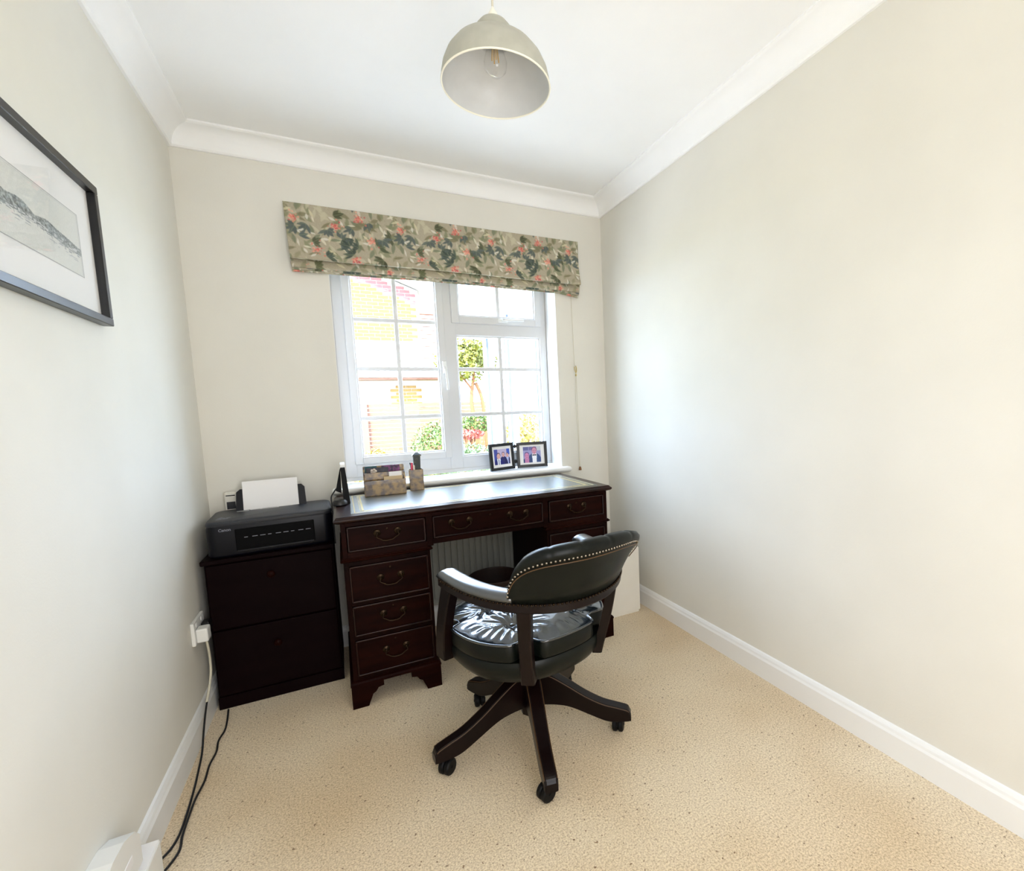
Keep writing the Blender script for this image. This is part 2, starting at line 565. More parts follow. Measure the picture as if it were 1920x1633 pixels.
def skirting(name, pa, pb, inward):
    prof = [(0, 0), (0.017, 0), (0.017, 0.078), (0.013, 0.086), (0.011, 0.094), (0.006, 0.103), (0, 0.106)]
    pa, pb, inn = Vector(pa), Vector(pb), Vector(inward)
    b = B()
    b.sweep(None, [[(p + inn * u + Vector((0, 0, z)))[:] for u, z in prof] for p in (pa, pb)], smooth=False)
    structure(name, b, M['trim'])
skirting('baseboard_left', (0, YB, 0), (0, 0, 0), (1, 0, 0))
skirting('baseboard_right', (W, YB, 0), (W, 0, 0), (-1, 0, 0))
skirting('baseboard_back', (0.017, 0, 0), (W - 0.017, 0, 0), (0, -1, 0))

# ------------------------------------------------------------------ the window
win = empty('window_1', (1.139, 0.16, OZ0), kind='structure')
def ring(b, x0, x1, z0, z1, w, y0, y1, bev=0.004, wl=None, wr=None, wt=None, wbm=None):
    wl = wl or w; wr = wr or w; wt = wt or w; wbm = wbm or w
    b.box(x0, x0 + wl, y0, y1, z0, z1, bev)
    b.box(x1 - wr, x1, y0, y1, z0, z1, bev)
    b.box(x0 + wl - 0.002, x1 - wr + 0.002, y0, y1, z1 - wt, z1, bev)
    b.box(x0 + wl - 0.002, x1 - wr + 0.002, y0, y1, z0, z0 + wbm, bev)
fr = B()
fr.box(OX0 + 0.002, 0.612, 0.160, 0.225, 0.815, OZ1, 0.004)          # left jamb
fr.box(1.681, OX1 - 0.002, 0.160, 0.225, 0.815, OZ1, 0.004)          # right jamb
fr.box(0.60, 1.69, 0.161, 0.225, 0.815, 0.902, 0.004)                # cill member
fr.box(0.60, 1.69, 0.161, 0.225, 1.935, OZ1, 0.004)                  # head
fr.box(1.096, 1.170, 0.158, 0.225, 0.83, 1.95, 0.004)                # mullion
fr.box(1.165, 1.69, 0.1595, 0.225, 1.594, 1.672, 0.004)               # transom
fr.box(OX0 + 0.002, OX1 - 0.002, 0.152, 0.165, 0.812, 0.832, 0.003)  # ledge at the bottom
fr.build('window_frame', M['upvc'], win)
bead = B()
ring(bead, 1.166, 1.685, 0.898, 1.598, 0.012, 0.168, 0.2, 0.003)
bead.build('glazing_bead', M['upvc'], win)
sash = B(); ring(sash, 0.602, 1.107, 0.898, 1.945, 0.040, 0.146, 0.2, 0.005)
sashL = sash.build('casement', M['upvc'], win)
b = B(); ring(b, 0.640, 1.069, 0.936, 1.907, 0.009, 0.155, 0.19, 0.003); b.build('glazing_bead', M['upvc'], sashL)
fan = B(); ring(fan, 1.148, 1.692, 1.66, 1.945, 0.043, 0.146, 0.2, 0.005)
sashR = fan.build('fanlight', M['upvc'], win)
b = B(); ring(b, 1.189, 1.651, 1.701, 1.904, 0.009, 0.155, 0.19, 0.003); b.build('glazing_bead', M['upvc'], sashR)
# panes with their glazing bars
B().box(0.646, 1.064, 0.178, 0.182, 0.94, 1.902).build('pane', M['glass'], sashL)
B().box(1.192, 1.648, 0.178, 0.182, 1.704, 1.901).build('pane', M['glass'], sashR)
B().box(1.175, 1.676, 0.178, 0.182, 0.908, 1.590).build('pane', M['glass'], win)
def bar(x0, x1, z0, z1, par):
    q = 0.0 if (x1 - x0) < (z1 - z0) else 0.0006
    B().box(x0, x1, 0.171 + q, 0.189 - q, z0, z1, 0.003).build('glazing_bar', M['upvc'], par)
bw = 0.0105
bar(0.857 - bw, 0.857 + bw, 0.944, 1.90, sashL)
for z in (1.141, 1.403, 1.660): bar(0.646, 1.064, z - bw, z + bw, sashL)
bar(1.428 - bw, 1.428 + bw, 0.91, 1.588, win)
for z in (1.141, 1.403): bar(1.177, 1.675, z - bw, z + bw, win)
bar(1.428 - bw, 1.428 + bw, 1.706, 1.90, sashR)
# handles
b = B()
b.box(1.081, 1.103, 0.132, 0.147, 1.375, 1.445, 0.004)
b.cyl((1.092, 0.134, 1.405), (1.092, 0.112, 1.405), 0.010)
b.tube(spline([(1.092, 0.117, 1.412), (1.093, 0.112, 1.380), (1.096, 0.110, 1.33), (1.098, 0.114, 1.283)], 5),
       0.0065, 8)
hnd = b.build('window_handle', M['white_plastic'], sashL)
b = B()
b.box(1.415, 1.475, 0.132, 0.147, 1.672, 1.694, 0.004)
b.cyl((1.445, 0.134, 1.683), (1.445, 0.112, 1.683), 0.010)
b.tube(spline([(1.438, 0.117, 1.683), (1.47, 0.110, 1.684), (1.52, 0.110, 1.685), (1.565, 0.114, 1.686)], 5), 0.0065, 8)
b.build('window_handle', M['white_plastic'], sashR)
# sill board: deep, with rounded nose past the wall
sl = B()
nose = [(-0.002 + 0.16, 0.775), (-0.030, 0.775)] + \
       [(-0.030 - 0.0155 * math.sin(k / 8 * PI), 0.7905 - 0.0155 * math.cos(k / 8 * PI)) for k in range(1, 8)] + \
       [(-0.030, 0.806), (0.158, 0.806)]
sl2 = [(-0.0005, 0.775), (-0.030, 0.775)] + nose[2:9] + [(-0.030, 0.806), (-0.0005, 0.806)]
sl.prism(nose, 'x', OX0 + 0.001, OX1 - 0.001)
sl.prism(sl2, 'x', 0.500, OX0 + 0.001)
sl.prism(sl2, 'x', OX1 - 0.001, 1.760)
for xe, sx in ((0.500, -1), (1.760, 1)):
    rr = []
    bmv = B()
    n0 = [(p[0], p[1]) for p in sl2]
    cy, cz = -0.015, 0.7905
    sects = []
    for k in range(5):
        t = k / 4 * PI / 2
        s_ = math.cos(t) * 0.999 + 0.001
        sects.append([(xe + sx * 0.012 * math.sin(t), cy + (p[0] - cy) * (0.75 + 0.25 * s_), cz + (p[1] - cz) * (0.3 + 0.7 * s_)) for p in n0])
    sl.sweep(None, sects, smooth=True)
sl.build('window_sill', M['trim'], win, auto=40)

# ------------------------------------------------------------------ the roman blind
rng = np.random.RandomState(4)
def make_fabric(nu=184, nv=150, px=0.0025):
    """one repeat of the floral print (0.46 m wide) painted leaf by leaf"""
    img = np.zeros((nv, nu, 3)) + np.array([170, 160, 138]) / 255.0
    img += rng.normal(0, 0.012, (nv, nu, 1))
    yy, xx = np.mgrid[0:nv, 0:nu].astype(float)
    def leaf(cx, cy, ang, L, Wd, col, a=1.0, vein=None):
        for ox in (-nu, 0, nu):
            for oy in (-nv, 0, nv):
                dx = xx - cx - ox
                dy = yy - cy - oy
                u = (dx * math.cos(ang) + dy * math.sin(ang)) / L
                v = (-dx * math.sin(ang) + dy * math.cos(ang)) / Wd
                w = np.clip(1 - np.abs(2 * u - 1) ** 1.7, 0, 1)
                inside = np.clip((w - np.abs(v)) * 2.4, 0, 1) * ((u > 0) & (u < 1)) * a
                img[:] = img * (1 - inside[..., None]) + np.array(col) / 255.0 * inside[..., None]
                if vein is not None:
                    iv = np.clip(0.28 - np.abs(v), 0, 1) * 2.2 * ((u > 0.08) & (u < 0.8)) * (w > 0.3)
                    img[:] = img * (1 - iv[..., None]) + np.array(vein) / 255.0 * iv[..., None]
    def berry(cx, cy, r, col, a=0.9):
        for ox in (-nu, 0, nu):
            for oy in (-nv, 0, nv):
                d = np.hypot(xx - cx - ox, yy - cy - oy)
                w = np.clip((r - d) * 1.2, 0, 1) * a
                img[:] = img * (1 - w[..., None]) + np.array(col) / 255.0 * w[..., None]
    for _ in range(170):     # soft under-leaves
        leaf(rng.rand() * nu, rng.rand() * nv, rng.rand() * 2 * PI, 16 + rng.rand() * 12, 3 + rng.rand() * 2.4,
             [(128, 132, 102), (146, 142, 114), (112, 120, 96), (190, 184, 158), (120, 116, 88)][rng.randint(5)], 0.8)
    for _ in range(55):     # pale streaks
        leaf(rng.rand() * nu, rng.rand() * nv, rng.rand() * 2 * PI, 11 + rng.rand() * 9, 1.8 + rng.rand() * 1.5,
             [(218, 212, 192), (206, 198, 164), (214, 210, 198)][rng.randint(3)], 0.85)
    for _ in range(24):     # dark sprays
        cx, cy = rng.rand() * nu, rng.rand() * nv
        a0 = rng.rand() * 2 * PI
        n = rng.randint(3, 7)
        col = [(80, 88, 66), (68, 80, 72), (94, 98, 68), (84, 94, 92), (74, 78, 56)][rng.randint(5)]
        for k in range(n):
            leaf(cx, cy, a0 + (k - n / 2) * 0.55, 13 + rng.rand() * 9, 2.9 + rng.rand() * 1.5,
                 np.array(col) + rng.randint(-8, 9), 0.92, vein=(132, 138, 104) if k % 2 else None)
    for (fx, fy) in ((14, 22), (52, 78), (88, 28), (118, 96), (150, 52), (172, 118), (30, 126), (84, 134), (128, 8)):
        cx, cy = fx + rng.rand() * 6, fy + rng.rand() * 6
        for _ in range(46):
            a = rng.rand() * 2 * PI
            d = abs(rng.normal(0, 5.6))
            berry(cx + d * math.cos(a), cy + d * 1.15 * math.sin(a), 1.3 + rng.rand(),
                  [(206, 116, 100), (220, 142, 122), (190, 84, 84), (226, 164, 142)][rng.randint(4)], 0.8)
    return np.clip(img, 0, 1)
FAB = make_fabric()
def fabric_at(X, S):
    px = 0.0025
    iu = (X / px).astype(int) % FAB.shape[1]
    iv = (S / px).astype(int) % FAB.shape[0]
    return FAB[iv, iu]
M['fabric'] = attr_mat('floral_linen_print', 0.85, bump=0.15)
blind = empty('roman_blind', (1.13, -0.02, 1.83), 0, 'floral roman blind with pink blossoms drawn up at the top of the window',
              'blind')
BX0, BX1 = 0.392, 1.872
def cloth(name, path, droop=0.0, s0=0.0, thick=0.003, sub=600):
    """path: list of (y,z) down the cloth, swept along x with slight unevenness"""
    pts = []
    for (a, b_) in zip(path[:-1], path[1:]):
        L = math.hypot(b_[0] - a[0], b_[1] - a[1])
        n = max(1, int(round(L / 0.0025)))
        for k in range(n):
            t = k / n
            pts.append((a[0] + (b_[0] - a[0]) * t, a[1] + (b_[1] - a[1]) * t))
    pts.append(path[-1])
    pts = np.array(pts)
    s = np.concatenate([[0], np.cumsum(np.hypot(np.diff(pts[:, 0]), np.diff(pts[:, 1])))])
    xs = np.linspace(BX0, BX1, sub)
    X, S = np.meshgrid(xs, s)
    Y = np.repeat(pts[:, :1], sub, 1)
    Z = np.repeat(pts[:, 1:], sub, 1)
    frac = S / max(s[-1], 1e-6)
    Y = Y + 0.002 * np.sin(X * 9 + 1) * frac + 0.0015 * np.sin(X * 23) * frac
    end = np.clip((X - 1.74) / 0.13, 0, 1)
    Z = Z - droop * end - 0.003 * frac * np.sin(X * 4.3)
    X = X - 0.012 * frac * np.clip((X - 1.7) / 0.17, 0, 1) + 0.014 * np.clip((0.46 - X) / 0.07, 0, 1) * (1 - (Z - 1.83) / 0.30)
    o = print_grid(name, np.stack([X, Y, Z], -1), fabric_at(X - BX0 + 0.02, S + s0), M['fabric'], blind)
    md = o.modifiers.new('thickness', 'SOLIDIFY')
    md.thickness = thick
    md.offset = 0
    return o
cloth('front_flap', [(-0.030, 2.132), (-0.034, 2.06), (-0.043, 1.98), (-0.060, 1.915), (-0.072, 1.888), (-0.072, 1.880),
                     (-0.064, 1.878), (-0.054, 1.892)])
cloth('fold', [(-0.030, 1.900), (-0.040, 1.880), (-0.044, 1.862), (-0.043, 1.849), (-0.037, 1.846), (-0.030, 1.855)],
      0.006, 0.25)
cloth('fold', [(-0.026, 1.880), (-0.034, 1.862), (-0.036, 1.846), (-0.034, 1.839), (-0.028, 1.838), (-0.022, 1.848)],
      0.012, 0.12)
cloth('fold', [(-0.018, 1.870), (-0.026, 1.850), (-0.027, 1.838), (-0.024, 1.831), (-0.018, 1.832), (-0.012, 1.842)],
      0.018, 0.02)
B().box(BX0 + 0.004, BX1 - 0.004, -0.028, -0.001, 2.105, 2.134, 0.002).build('headrail', M['white_plastic'], blind)
# cord at the right: two strands, plastic joiner, wooden toggle
b = B()
b.tube(spline([(1.822, -0.018, 1.84), (1.825, -0.016, 1.6), (1.828, -0.016, 1.40)], 6), 0.0016, 6)
b.tube(spline([(1.833, -0.016, 1.385), (1.829, -0.014, 1.20), (1.835, -0.014, 0.95), (1.838, -0.014, 0.775)], 6), 0.0013, 6)
b.tube(spline([(1.836, -0.017, 1.385), (1.838, -0.016, 1.20), (1.839, -0.016, 0.95), (1.840, -0.016, 0.775)], 6), 0.0013, 6)
pc = b.build('pull_cord', M['cord'], blind)
b = B()
b.tube(spline([(1.825, -0.018, 1.405), (1.826, -0.022, 1.385), (1.832, -0.024, 1.368), (1.838, -0.020, 1.385), (1.836, -0.018, 1.41)], 5), 0.0028, 8)
b.ball((1.834, -0.018, 1.355), 0.0055, 10, (1, 1, 1.5))
b.build('cord_joiner', M['gold'], pc)
B().lathe([(0.003, 0.022), (0.006, 0.018), (0.009, 0.004), (0.009, 0.0), (0.004, -0.001)], (1.839, -0.015, 0.7725 + 0.002), 14) \
    .build('cord_toggle', M['wood_toggle'], pc)

# ------------------------------------------------------------------ radiator below the window
rad = empty('radiator', (1.15, -0.04, 0.12), 0, 'white panel radiator with upright grooves below the window, behind the desk', 'radiator')
b = B()
b.box(0.62, 1.50, -0.062, -0.058, 0.14, 0.62, 0.001)
x = 0.625
while x < 1.49:
    b.box(x, x + 0.026, -0.071, -0.060, 0.165, 0.595, 0.004)
    x += 0.033
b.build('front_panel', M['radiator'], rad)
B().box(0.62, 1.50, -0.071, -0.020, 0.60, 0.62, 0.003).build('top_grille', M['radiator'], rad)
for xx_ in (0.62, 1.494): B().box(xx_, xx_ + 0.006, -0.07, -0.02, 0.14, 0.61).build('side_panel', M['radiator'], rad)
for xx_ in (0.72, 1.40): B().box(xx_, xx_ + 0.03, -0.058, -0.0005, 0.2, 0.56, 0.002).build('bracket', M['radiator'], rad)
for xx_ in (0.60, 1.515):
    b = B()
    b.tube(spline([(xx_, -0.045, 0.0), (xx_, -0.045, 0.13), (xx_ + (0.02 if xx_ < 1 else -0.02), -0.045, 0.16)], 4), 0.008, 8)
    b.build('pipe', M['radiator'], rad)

# ------------------------------------------------------------------ pedestal desk
desk = empty('pedestal_desk', (1.098, -0.33, 0), 0,
             'dark mahogany pedestal desk with a green leather top and brass handles under the window', 'desk')
DX0, DX1, DY0, DY1 = 0.492, 1.704, -0.640, -0.030
top = B()
def slab(b, x0, x1, y0, y1, zz):
    """moulded top edge: rings (inset, z)"""
    vs, fs = [], []
    for ins, z in zz:
        vs += [(x0 + ins, y0 + ins, z), (x1 - ins, y0 + ins, z), (x1 - ins, y1 - ins, z), (x0 + ins, y1 - ins, z)]
    n = len(zz)
    for i in range(n - 1):
        for k in range(4):
            fs.append((i * 4 + k, i * 4 + (k + 1) % 4, (i + 1) * 4 + (k + 1) % 4, (i + 1) * 4 + k))
    fs.append((3, 2, 1, 0))
    fs.append(tuple((n - 1) * 4 + k for k in range(4)))
    b.add(vs, fs)
slab(top, DX0, DX1, DY0, DY1, [(0.022, 0.744), (0.012, 0.747), (0.004, 0.751), (0.0, 0.757), (0.002, 0.763), (0.007, 0.766),
                                (0.008, 0.7685), (0.012, 0.772)])
top.build('desk_top', M['mahog_edge'], desk)
B().box(0.556, 1.652, -0.585, -0.085, 0.7715, 0.7729, 0.0004, 1).build('leather_inset', M['desk_leather'], desk)
b = B()
for ins, w in ((0.012, 0.004), (0.034, 0.0025), (0.040, 0.008)):
    x0, x1, y0, y1 = 0.556 + ins, 1.652 - ins, -0.585 + ins, -0.085 - ins
    for (a0, a1, c0, c1) in ((x0, x1, y0, y0 + w), (x0, x1, y1 - w, y1), (x0, x0 + w, y0, y1), (x1 - w, x1, y0, y1)):
        b.box(a0, a1, c0, c1, 0.7725, 0.7732)
b.build('gilt_border', M['gold'], desk)
# upper carcass
CX0, CX1, CY0, CY1 = 0.515, 1.684, -0.617, -0.088
PW = 0.322      # pedestal width
b = B()
b.box(CX0, CX1, CY0 + 0.016, CY1, 0.728, 0.746)
b.box(CX0, CX0 + 0.018, CY0 + 0.004, CY1, 0.604, 0.735)
b.box(CX1 - 0.018, CX1, CY0 + 0.004, CY1, 0.604, 0.735)
b.box(CX0 + PW, CX0 + PW + 0.018, CY0 + 0.004, CY1, 0.612, 0.735)
b.box(CX1 - PW - 0.018, CX1 - PW, CY0 + 0.004, CY1, 0.612, 0.735)
b.box(CX0, CX1, CY1 - 0.014, CY1, 0.612, 0.735)
b.box(CX0 + 0.001, CX1 - 0.001, CY0 + 0.0006, CY0 + 0.02, 0.730, 0.7445, 0.001)
b.box(CX0 + PW + 0.01, CX1 - PW - 0.01, CY0, CY0 + 0.02, 0.6125, 0.634, 0.002)
for xa in (CX0, CX1 - PW): b.box(xa + 0.001, xa + PW - 0.001, CY0 + 0.0006, CY0 + 0.02, 0.604, 0.628, 0.001)
for xa, w in ((CX0, 0.018), (CX0 + PW - 0.010, 0.026), (CX1 - PW - 0.016, 0.026), (CX1 - 0.018, 0.018)):
    b.box(xa, xa + w, CY0, CY0 + 0.02, 0.606, 0.744, 0.002)
b.build('carcass', M['mahog'], desk)
for xa in (CX0, CX1 - PW):   # moulding at the foot of the upper carcass
    b = B()
    slab(b, xa - 0.010, xa + PW + 0.010, CY0 - 0.010, CY1 + 0.004, [(0.008, 0.590), (0.001, 0.594), (0.0, 0.599), (0.004, 0.602), (0.006, 0.605)])
    b.build('moulding', M['mahog'], desk)
def drawer(x0, x1, z0, z1, handles):
    yf = CY0
    d = B()
    d.box(x0, x1, yf + 0.002, yf + 0.022, z0, z1, 0.001)
    d.box(x0 + 0.006, x1 - 0.006, yf + 0.02, yf + 0.40, z0 + 0.008, z1 - 0.012)
    o = d.build('drawer', M['mahog'], desk)
    e = B()      # raised cock-beading around the drawer front
    w = 0.006
    e.box(x0, x1, yf - 0.005, yf + 0.004, z0, z0 + w, 0.0015).box(x0, x1, yf - 0.005, yf + 0.004, z1 - w, z1, 0.0015)
    e.box(x0, x0 + w, yf - 0.005, yf + 0.004, z0, z1, 0.0015).box(x1 - w, x1, yf - 0.005, yf + 0.004, z0, z1, 0.0015)
    e.build('cock_beading', M['mahog_edge'], o)
    for hx in handles:
        hz = (z0 + z1) / 2 + 0.012
        h = B()
        for sx in (-0.038, 0.038):
            h.lathe([(0.0, 0.006), (0.006, 0.0055), (0.0085, 0.003), (0.012, 0.0035), (0.0142, 0.0015), (0.0145, 0)],
                    seg=18, mat=Matrix.Translation((hx + sx, yf + 0.002, hz)) @ Matrix.Rotation(PI / 2, 4, 'X'))
            h.ball((hx + sx, yf - 0.009, hz), 0.0048, 10)
        h.tube(spline([(hx - 0.038, yf - 0.011, hz - 0.001), (hx - 0.041, yf - 0.013, hz - 0.014),
                       (hx - 0.030, yf - 0.014, hz - 0.021), (hx - 0.018, yf - 0.015, hz - 0.029), (hx, yf - 0.016, hz - 0.031),
                       (hx + 0.018, yf - 0.015, hz - 0.029), (hx + 0.030, yf - 0.014, hz - 0.021),
                       (hx + 0.041, yf - 0.013, hz - 0.014), (hx + 0.038, yf - 0.011, hz - 0.001)], 5),
               [0.0018 + 0.0011 * math.sin(i / 40 * PI) for i in range(41)], 8)
        h.build('swan_neck_handle', M['brass'], o)
    kx = (x0 + x1) / 2
    k = B()
    k.lathe([(0.0042, 0), (0.0042, 0.0012), (0.003, 0.0016)], seg=12,
            mat=Matrix.Translation((kx, yf + 0.002, z1 - 0.024)) @ Matrix.Rotation(PI / 2, 4, 'X'))
    k.build('escutcheon', M['brass'], o)
lx0, lx1 = CX0 + 0.020, CX0 + PW - 0.013
rx0, rx1 = CX1 - PW + 0.013, CX1 - 0.020
drawer(lx0, lx1, 0.630, 0.728, [(lx0 + lx1) / 2])
drawer(rx0, rx1, 0.630, 0.728, [(rx0 + rx1) / 2])
drawer(CX0 + PW + 0.018, CX1 - PW - 0.018, 0.636, 0.728, [0.969, 1.226])
for xa, (dx0, dx1) in ((CX0, (lx0 - 0.002, lx1 + 0.002)), (CX1 - PW, (rx0 - 0.002, rx1 + 0.002))):
    b = B()
    b.box(xa, xa + 0.018, CY0 + 0.002, CY1, 0.10, 0.591, 0.001)
    b.box(xa + PW - 0.018, xa + PW, CY0 + 0.002, CY1, 0.10, 0.591, 0.001)
    b.box(xa + 0.01, xa + PW - 0.01, CY1 - 0.014, CY1 - 0.002, 0.10, 0.591)
    b.box(xa + 0.01, xa + PW - 0.01, CY0 + 0.024, CY1 - 0.004, 0.100, 0.116)
    for z0, z1 in ((0.573, 0.591), (0.412, 0.424), (0.273, 0.287), (0.104, 0.124)):
        b.box(xa + 0.016, xa + PW - 0.016, CY0 + 0.002, CY0 + 0.022, z0, z1)
    b.build('pedestal', M['mahog_v'], desk)
    for z0, z1 in ((0.426, 0.571), (0.289, 0.410), (0.126, 0.271)):
        drawer(dx0, dx1, z0, z1, [(dx0 + dx1) / 2])
    b = B()
    slab(b, xa - 0.012, xa + PW + 0.012, CY0 - 0.012, CY1 + 0.004, [(0.0, 0.092), (0.0, 0.100), (0.004, 0.106), (0.010, 0.109), (0.012, 0.110)])
    b.build('plinth_moulding', M['mahog'], desk)
    # bracket feet with ogee cut-out between them
    xf0, xf1, yf0, yf1 = xa - 0.010, xa + PW + 0.010, CY0 - 0.010, CY1 + 0.002
    def bracket(L):
        h = 0.093
        return [(0, 0), (0.058, 0), (0.062, 0.012), (0.070, 0.030), (0.076, 0.045), (0.088, 0.052), (0.097, 0.066), (0.118, 0.070), (0.118, h), (0, h)]
    for sx, x_ in ((1, xf0), (-1, xf1)):
        for sy, y_ in ((1, yf0), (-1, yf1)):
            ft = B()
            ft.prism([(x_ + sx * u, v) for u, v in bracket(1)], 'y', y_, y_ + sy * 0.016)
            ft.prism([(y_ + sy * max(u, 0.0158), v) for u, v in bracket(1)], 'x', x_ + sx * 0.0004, x_ + sx * 0.016)
            ft.build('bracket_foot', M['mahog'], desk)

# ------------------------------------------------------------------ filing cabinet, left of the desk
cabn = empty('filing_cabinet', (0.253, -0.18, 0), 0, 'very dark wooden two-drawer filing cabinet in the left corner under the printer', 'cabinet')
KX0, KX1, KY0, KY1 = 0.030, 0.478, -0.352, -0.022
b = B()
b.box(KX0, KX1, KY0 + 0.018, KY1, 0.02, 0.598, 0.002)
b.box(KX0 + 0.006, KX1 - 0.006, KY0 + 0.022, KY1, 0.0, 0.03)
b.build('body', M['cab'], cabn)
B().box(KX0 - 0.008, KX1 + 0.004, KY0 - 0.008, KY1, 0.596, 0.614, 0.004).build('top', M['cab'], cabn)
B().box(KX0, KX1, KY0 + 0.004, KY0 + 0.018, 0.0, 0.050, 0.002).build('plinth', M['cab'], cabn)
for z0, z1 in ((0.328, 0.590), (0.056, 0.322)):
    o = B().box(KX0 + 0.006, KX1 - 0.006, KY0, KY0 + 0.02, z0, z1, 0.004).build('drawer', M['cab'], cabn)
    zk = z1 - (0.062 if z1 > 0.5 else 0.084)
    B().lathe([(0.006, 0), (0.006, 0.010), (0.013, 0.016), (0.015, 0.021), (0.011, 0.026), (0.0, 0.028)], seg=18,
              mat=Matrix.Translation((0.250, KY0 + 0.001, zk)) @ Matrix.Rotation(PI / 2, 4, 'X')).build('knob', M['mahog'], o)

# ------------------------------------------------------------------ printer on the cabinet
PR = R(2.5)
pr = empty('printer', (0.260, -0.200, 0.6142), PR, 'black inkjet printer with white paper in its rear tray on the dark cabinet', 'printer')
def rounded(w, d, r, seg=6):
    pts = []
    for cx, cy, a0 in ((w - r, -d + r, -PI / 2), (w - r, d - r, 0), (-w + r, d - r, PI / 2), (-w + r, -d + r, PI)):
        for k in range(seg + 1):
            a = a0 + k / seg * PI / 2
            pts.append((cx + r * math.cos(a), cy + r * math.sin(a)))
    return pts
def stack(b, outl, rings, smooth=True):
    """outl: outline, rings: (scale_inset, z[, yshift])"""
    sects = []
    for ins, z in rings:
        n = len(outl)
        s_ = []
        for (u, v) in outl:
            L = math.hypot(u, v)
            s_.append((u * (1 - ins / 0.22), v * (1 - ins / 0.15), z))
        sects.append(s_)
    b.sweep(None, sects, smooth=smooth)
out_p = rounded(0.219, 0.146, 0.035)
b = B()
stack(b, out_p, [(0.012, 0.0), (0.004, 0.006), (0.0, 0.014), (0.0, 0.118), (0.002, 0.128)])
pb = b.build('body', M['printer'], pr, local=True, auto=35)
b = B()
stack(b, out_p, [(0.001, 0.1285), (0.0, 0.131), (0.0, 0.140), (0.003, 0.146), (0.010, 0.149)])
b.build('lid', M['printer_top'], pr, local=True, auto=25)
# front opening: dark output bay with a slotted roller line and fold-down tray
B().box(-0.125, 0.150, -0.1480, -0.140, 0.022, 0.112, 0.004).build('output_bay', M['void'], pr, local=True)
b = B()
for k in range(9):
    x0 = -0.095 + k * 0.0265
    b.box(x0, x0 + (0.018 if k % 3 else 0.012), -0.1492, -0.1475, 0.074, 0.0765)
b.build('roller_strip', M['dim_print'], pr, local=True)
B().box(-0.120, 0.145, -0.151, -0.147, 0.020, 0.026, 0.001).build('output_tray', M['printer'], pr, local=True)
b = B()
for (x0, y0, w) in ((-0.188, -0.098, 0.020), (-0.165, -0.098, 0.018), (-0.185, -0.078, 0.026), (-0.156, -0.075, 0.014), (-0.180, -0.060, 0.010)):
    b.box(x0, x0 + w, y0, y0 + 0.006, 0.1485, 0.1498, 0.0004, 1)
b.build('control_button', M['dim_print'], pr, local=True)
# rear tray support
b = B()
tm = Matrix.Translation((-0.010, 0.085, 0.140)) @ Matrix.Rotation(R(-14), 4, 'X')
poly = [(-0.132, 0.0), (0.135, 0.0), (0.132, 0.088), (0.120, 0.102), (-0.112, 0.102), (-0.126, 0.090)]
b.prism(poly, 'y', 0.0, 0.006, mat=tm)
b.build('rear_tray', M['printer'], pr, local=True)
b = B()
for k in range(3):
    b.box(-0.103 + 0.0015 * k, 0.105 - 0.001 * k, -0.004 + k * 0.0012, -0.0032 + k * 0.0012, 0.004, 0.134 - 0.002 * k, mat=tm)
b.build('paper_stack', M['paper'], pr, local=True)
b = B()
for (x0, x1, yy_) in ((-0.135, -0.092, 0.058), (-0.088, -0.045, 0.070), (-0.052, 0.018, 0.064), (0.010, 0.070, 0.078)):
    b.box(x0, x1, yy_, yy_ + 0.004, 0.1488, 0.1500)
b.build('paper_guide_marks', M['white_plastic'], pr, local=True)
def text(name, s_, size, mat, parent, M4, depth=0.0003, bold=0.0):
    cu = bpy.data.curves.new(name, 'FONT')
    cu.body = s_
    cu.size = size
    cu.extrude = depth
    cu.offset = bold
    tmp = bpy.data.objects.new(name, cu)
    COL.objects.link(tmp)
    bpy.context.view_layer.update()
    dg = bpy.context.evaluated_depsgraph_get()
    me = bpy.data.meshes.new_from_object(tmp.evaluated_get(dg))
    bpy.data.objects.remove(tmp)
    me.transform(M4)
    me.materials.clear()
    me.materials.append(mat)
    o = bpy.data.objects.new(name, me)
    COL.objects.link(o)
    o.parent = parent
    return o
text('lettering', 'Canon', 0.0150, M['dim_print'], pr,
     Matrix.Translation((-0.176, -0.1464, 0.108)) @ Matrix.Rotation(PI / 2, 4, 'X'), bold=0.0003)

# small white device leaning behind the printer
dv = empty('charger_stand', (0.096, -0.030, 0.6142), 0, 'small white handset-like device with a grey window standing behind the printer, left of its paper', 'device')
B().box(0.064, 0.112, -0.042, -0.012, 0.6142, 0.836, 0.006).build('body', M['off_white'], dv)
B().box(0.072, 0.104, -0.0435, -0.041, 0.762, 0.795, 0.001).build('window', M['printer_top'], dv)
B().box(0.071, 0.105, -0.0435, -0.041, 0.821, 0.825, 0.001).build('slot', M['void'], dv)

# ------------------------------------------------------------------ things on the desk
ez = empty('easel_frame', (0.545, -0.235, 0.7722), 0, 'black easel-backed frame seen edge-on at the left end of the desk top', 'photo frame')
b = B()
b.prism([(0.531, 0.932), (0.549, 0.932), (0.560, 0.7724), (0.534, 0.7724)], 'y', -0.315, -0.165)
b.build('frame', M['matt_black'], ez)
b = B()
b.prism([(0.531, 0.925), (0.527, 0.915), (0.506, 0.826), (0.528, 0.814)], 'y', -0.262, -0.215)
b.build('back_strut', M['matt_black'], ez)
B().box(0.531, 0.549, -0.300, -0.180, 0.9325, 0.946, 0.001).build('white_top', M['white_plastic'], ez)
b = B()
b.tube(spline([(0.528, -0.25, 0.832), (0.512, -0.255, 0.838), (0.498, -0.262, 0.822), (0.486, -0.27, 0.80), (0.486, -0.28, 0.76), (0.4865, -0.29, 0.70), (0.487, -0.30, 0.60)], 6), 0.003, 8)
b.build('cable', M['cable_b'], ez)
b = B()
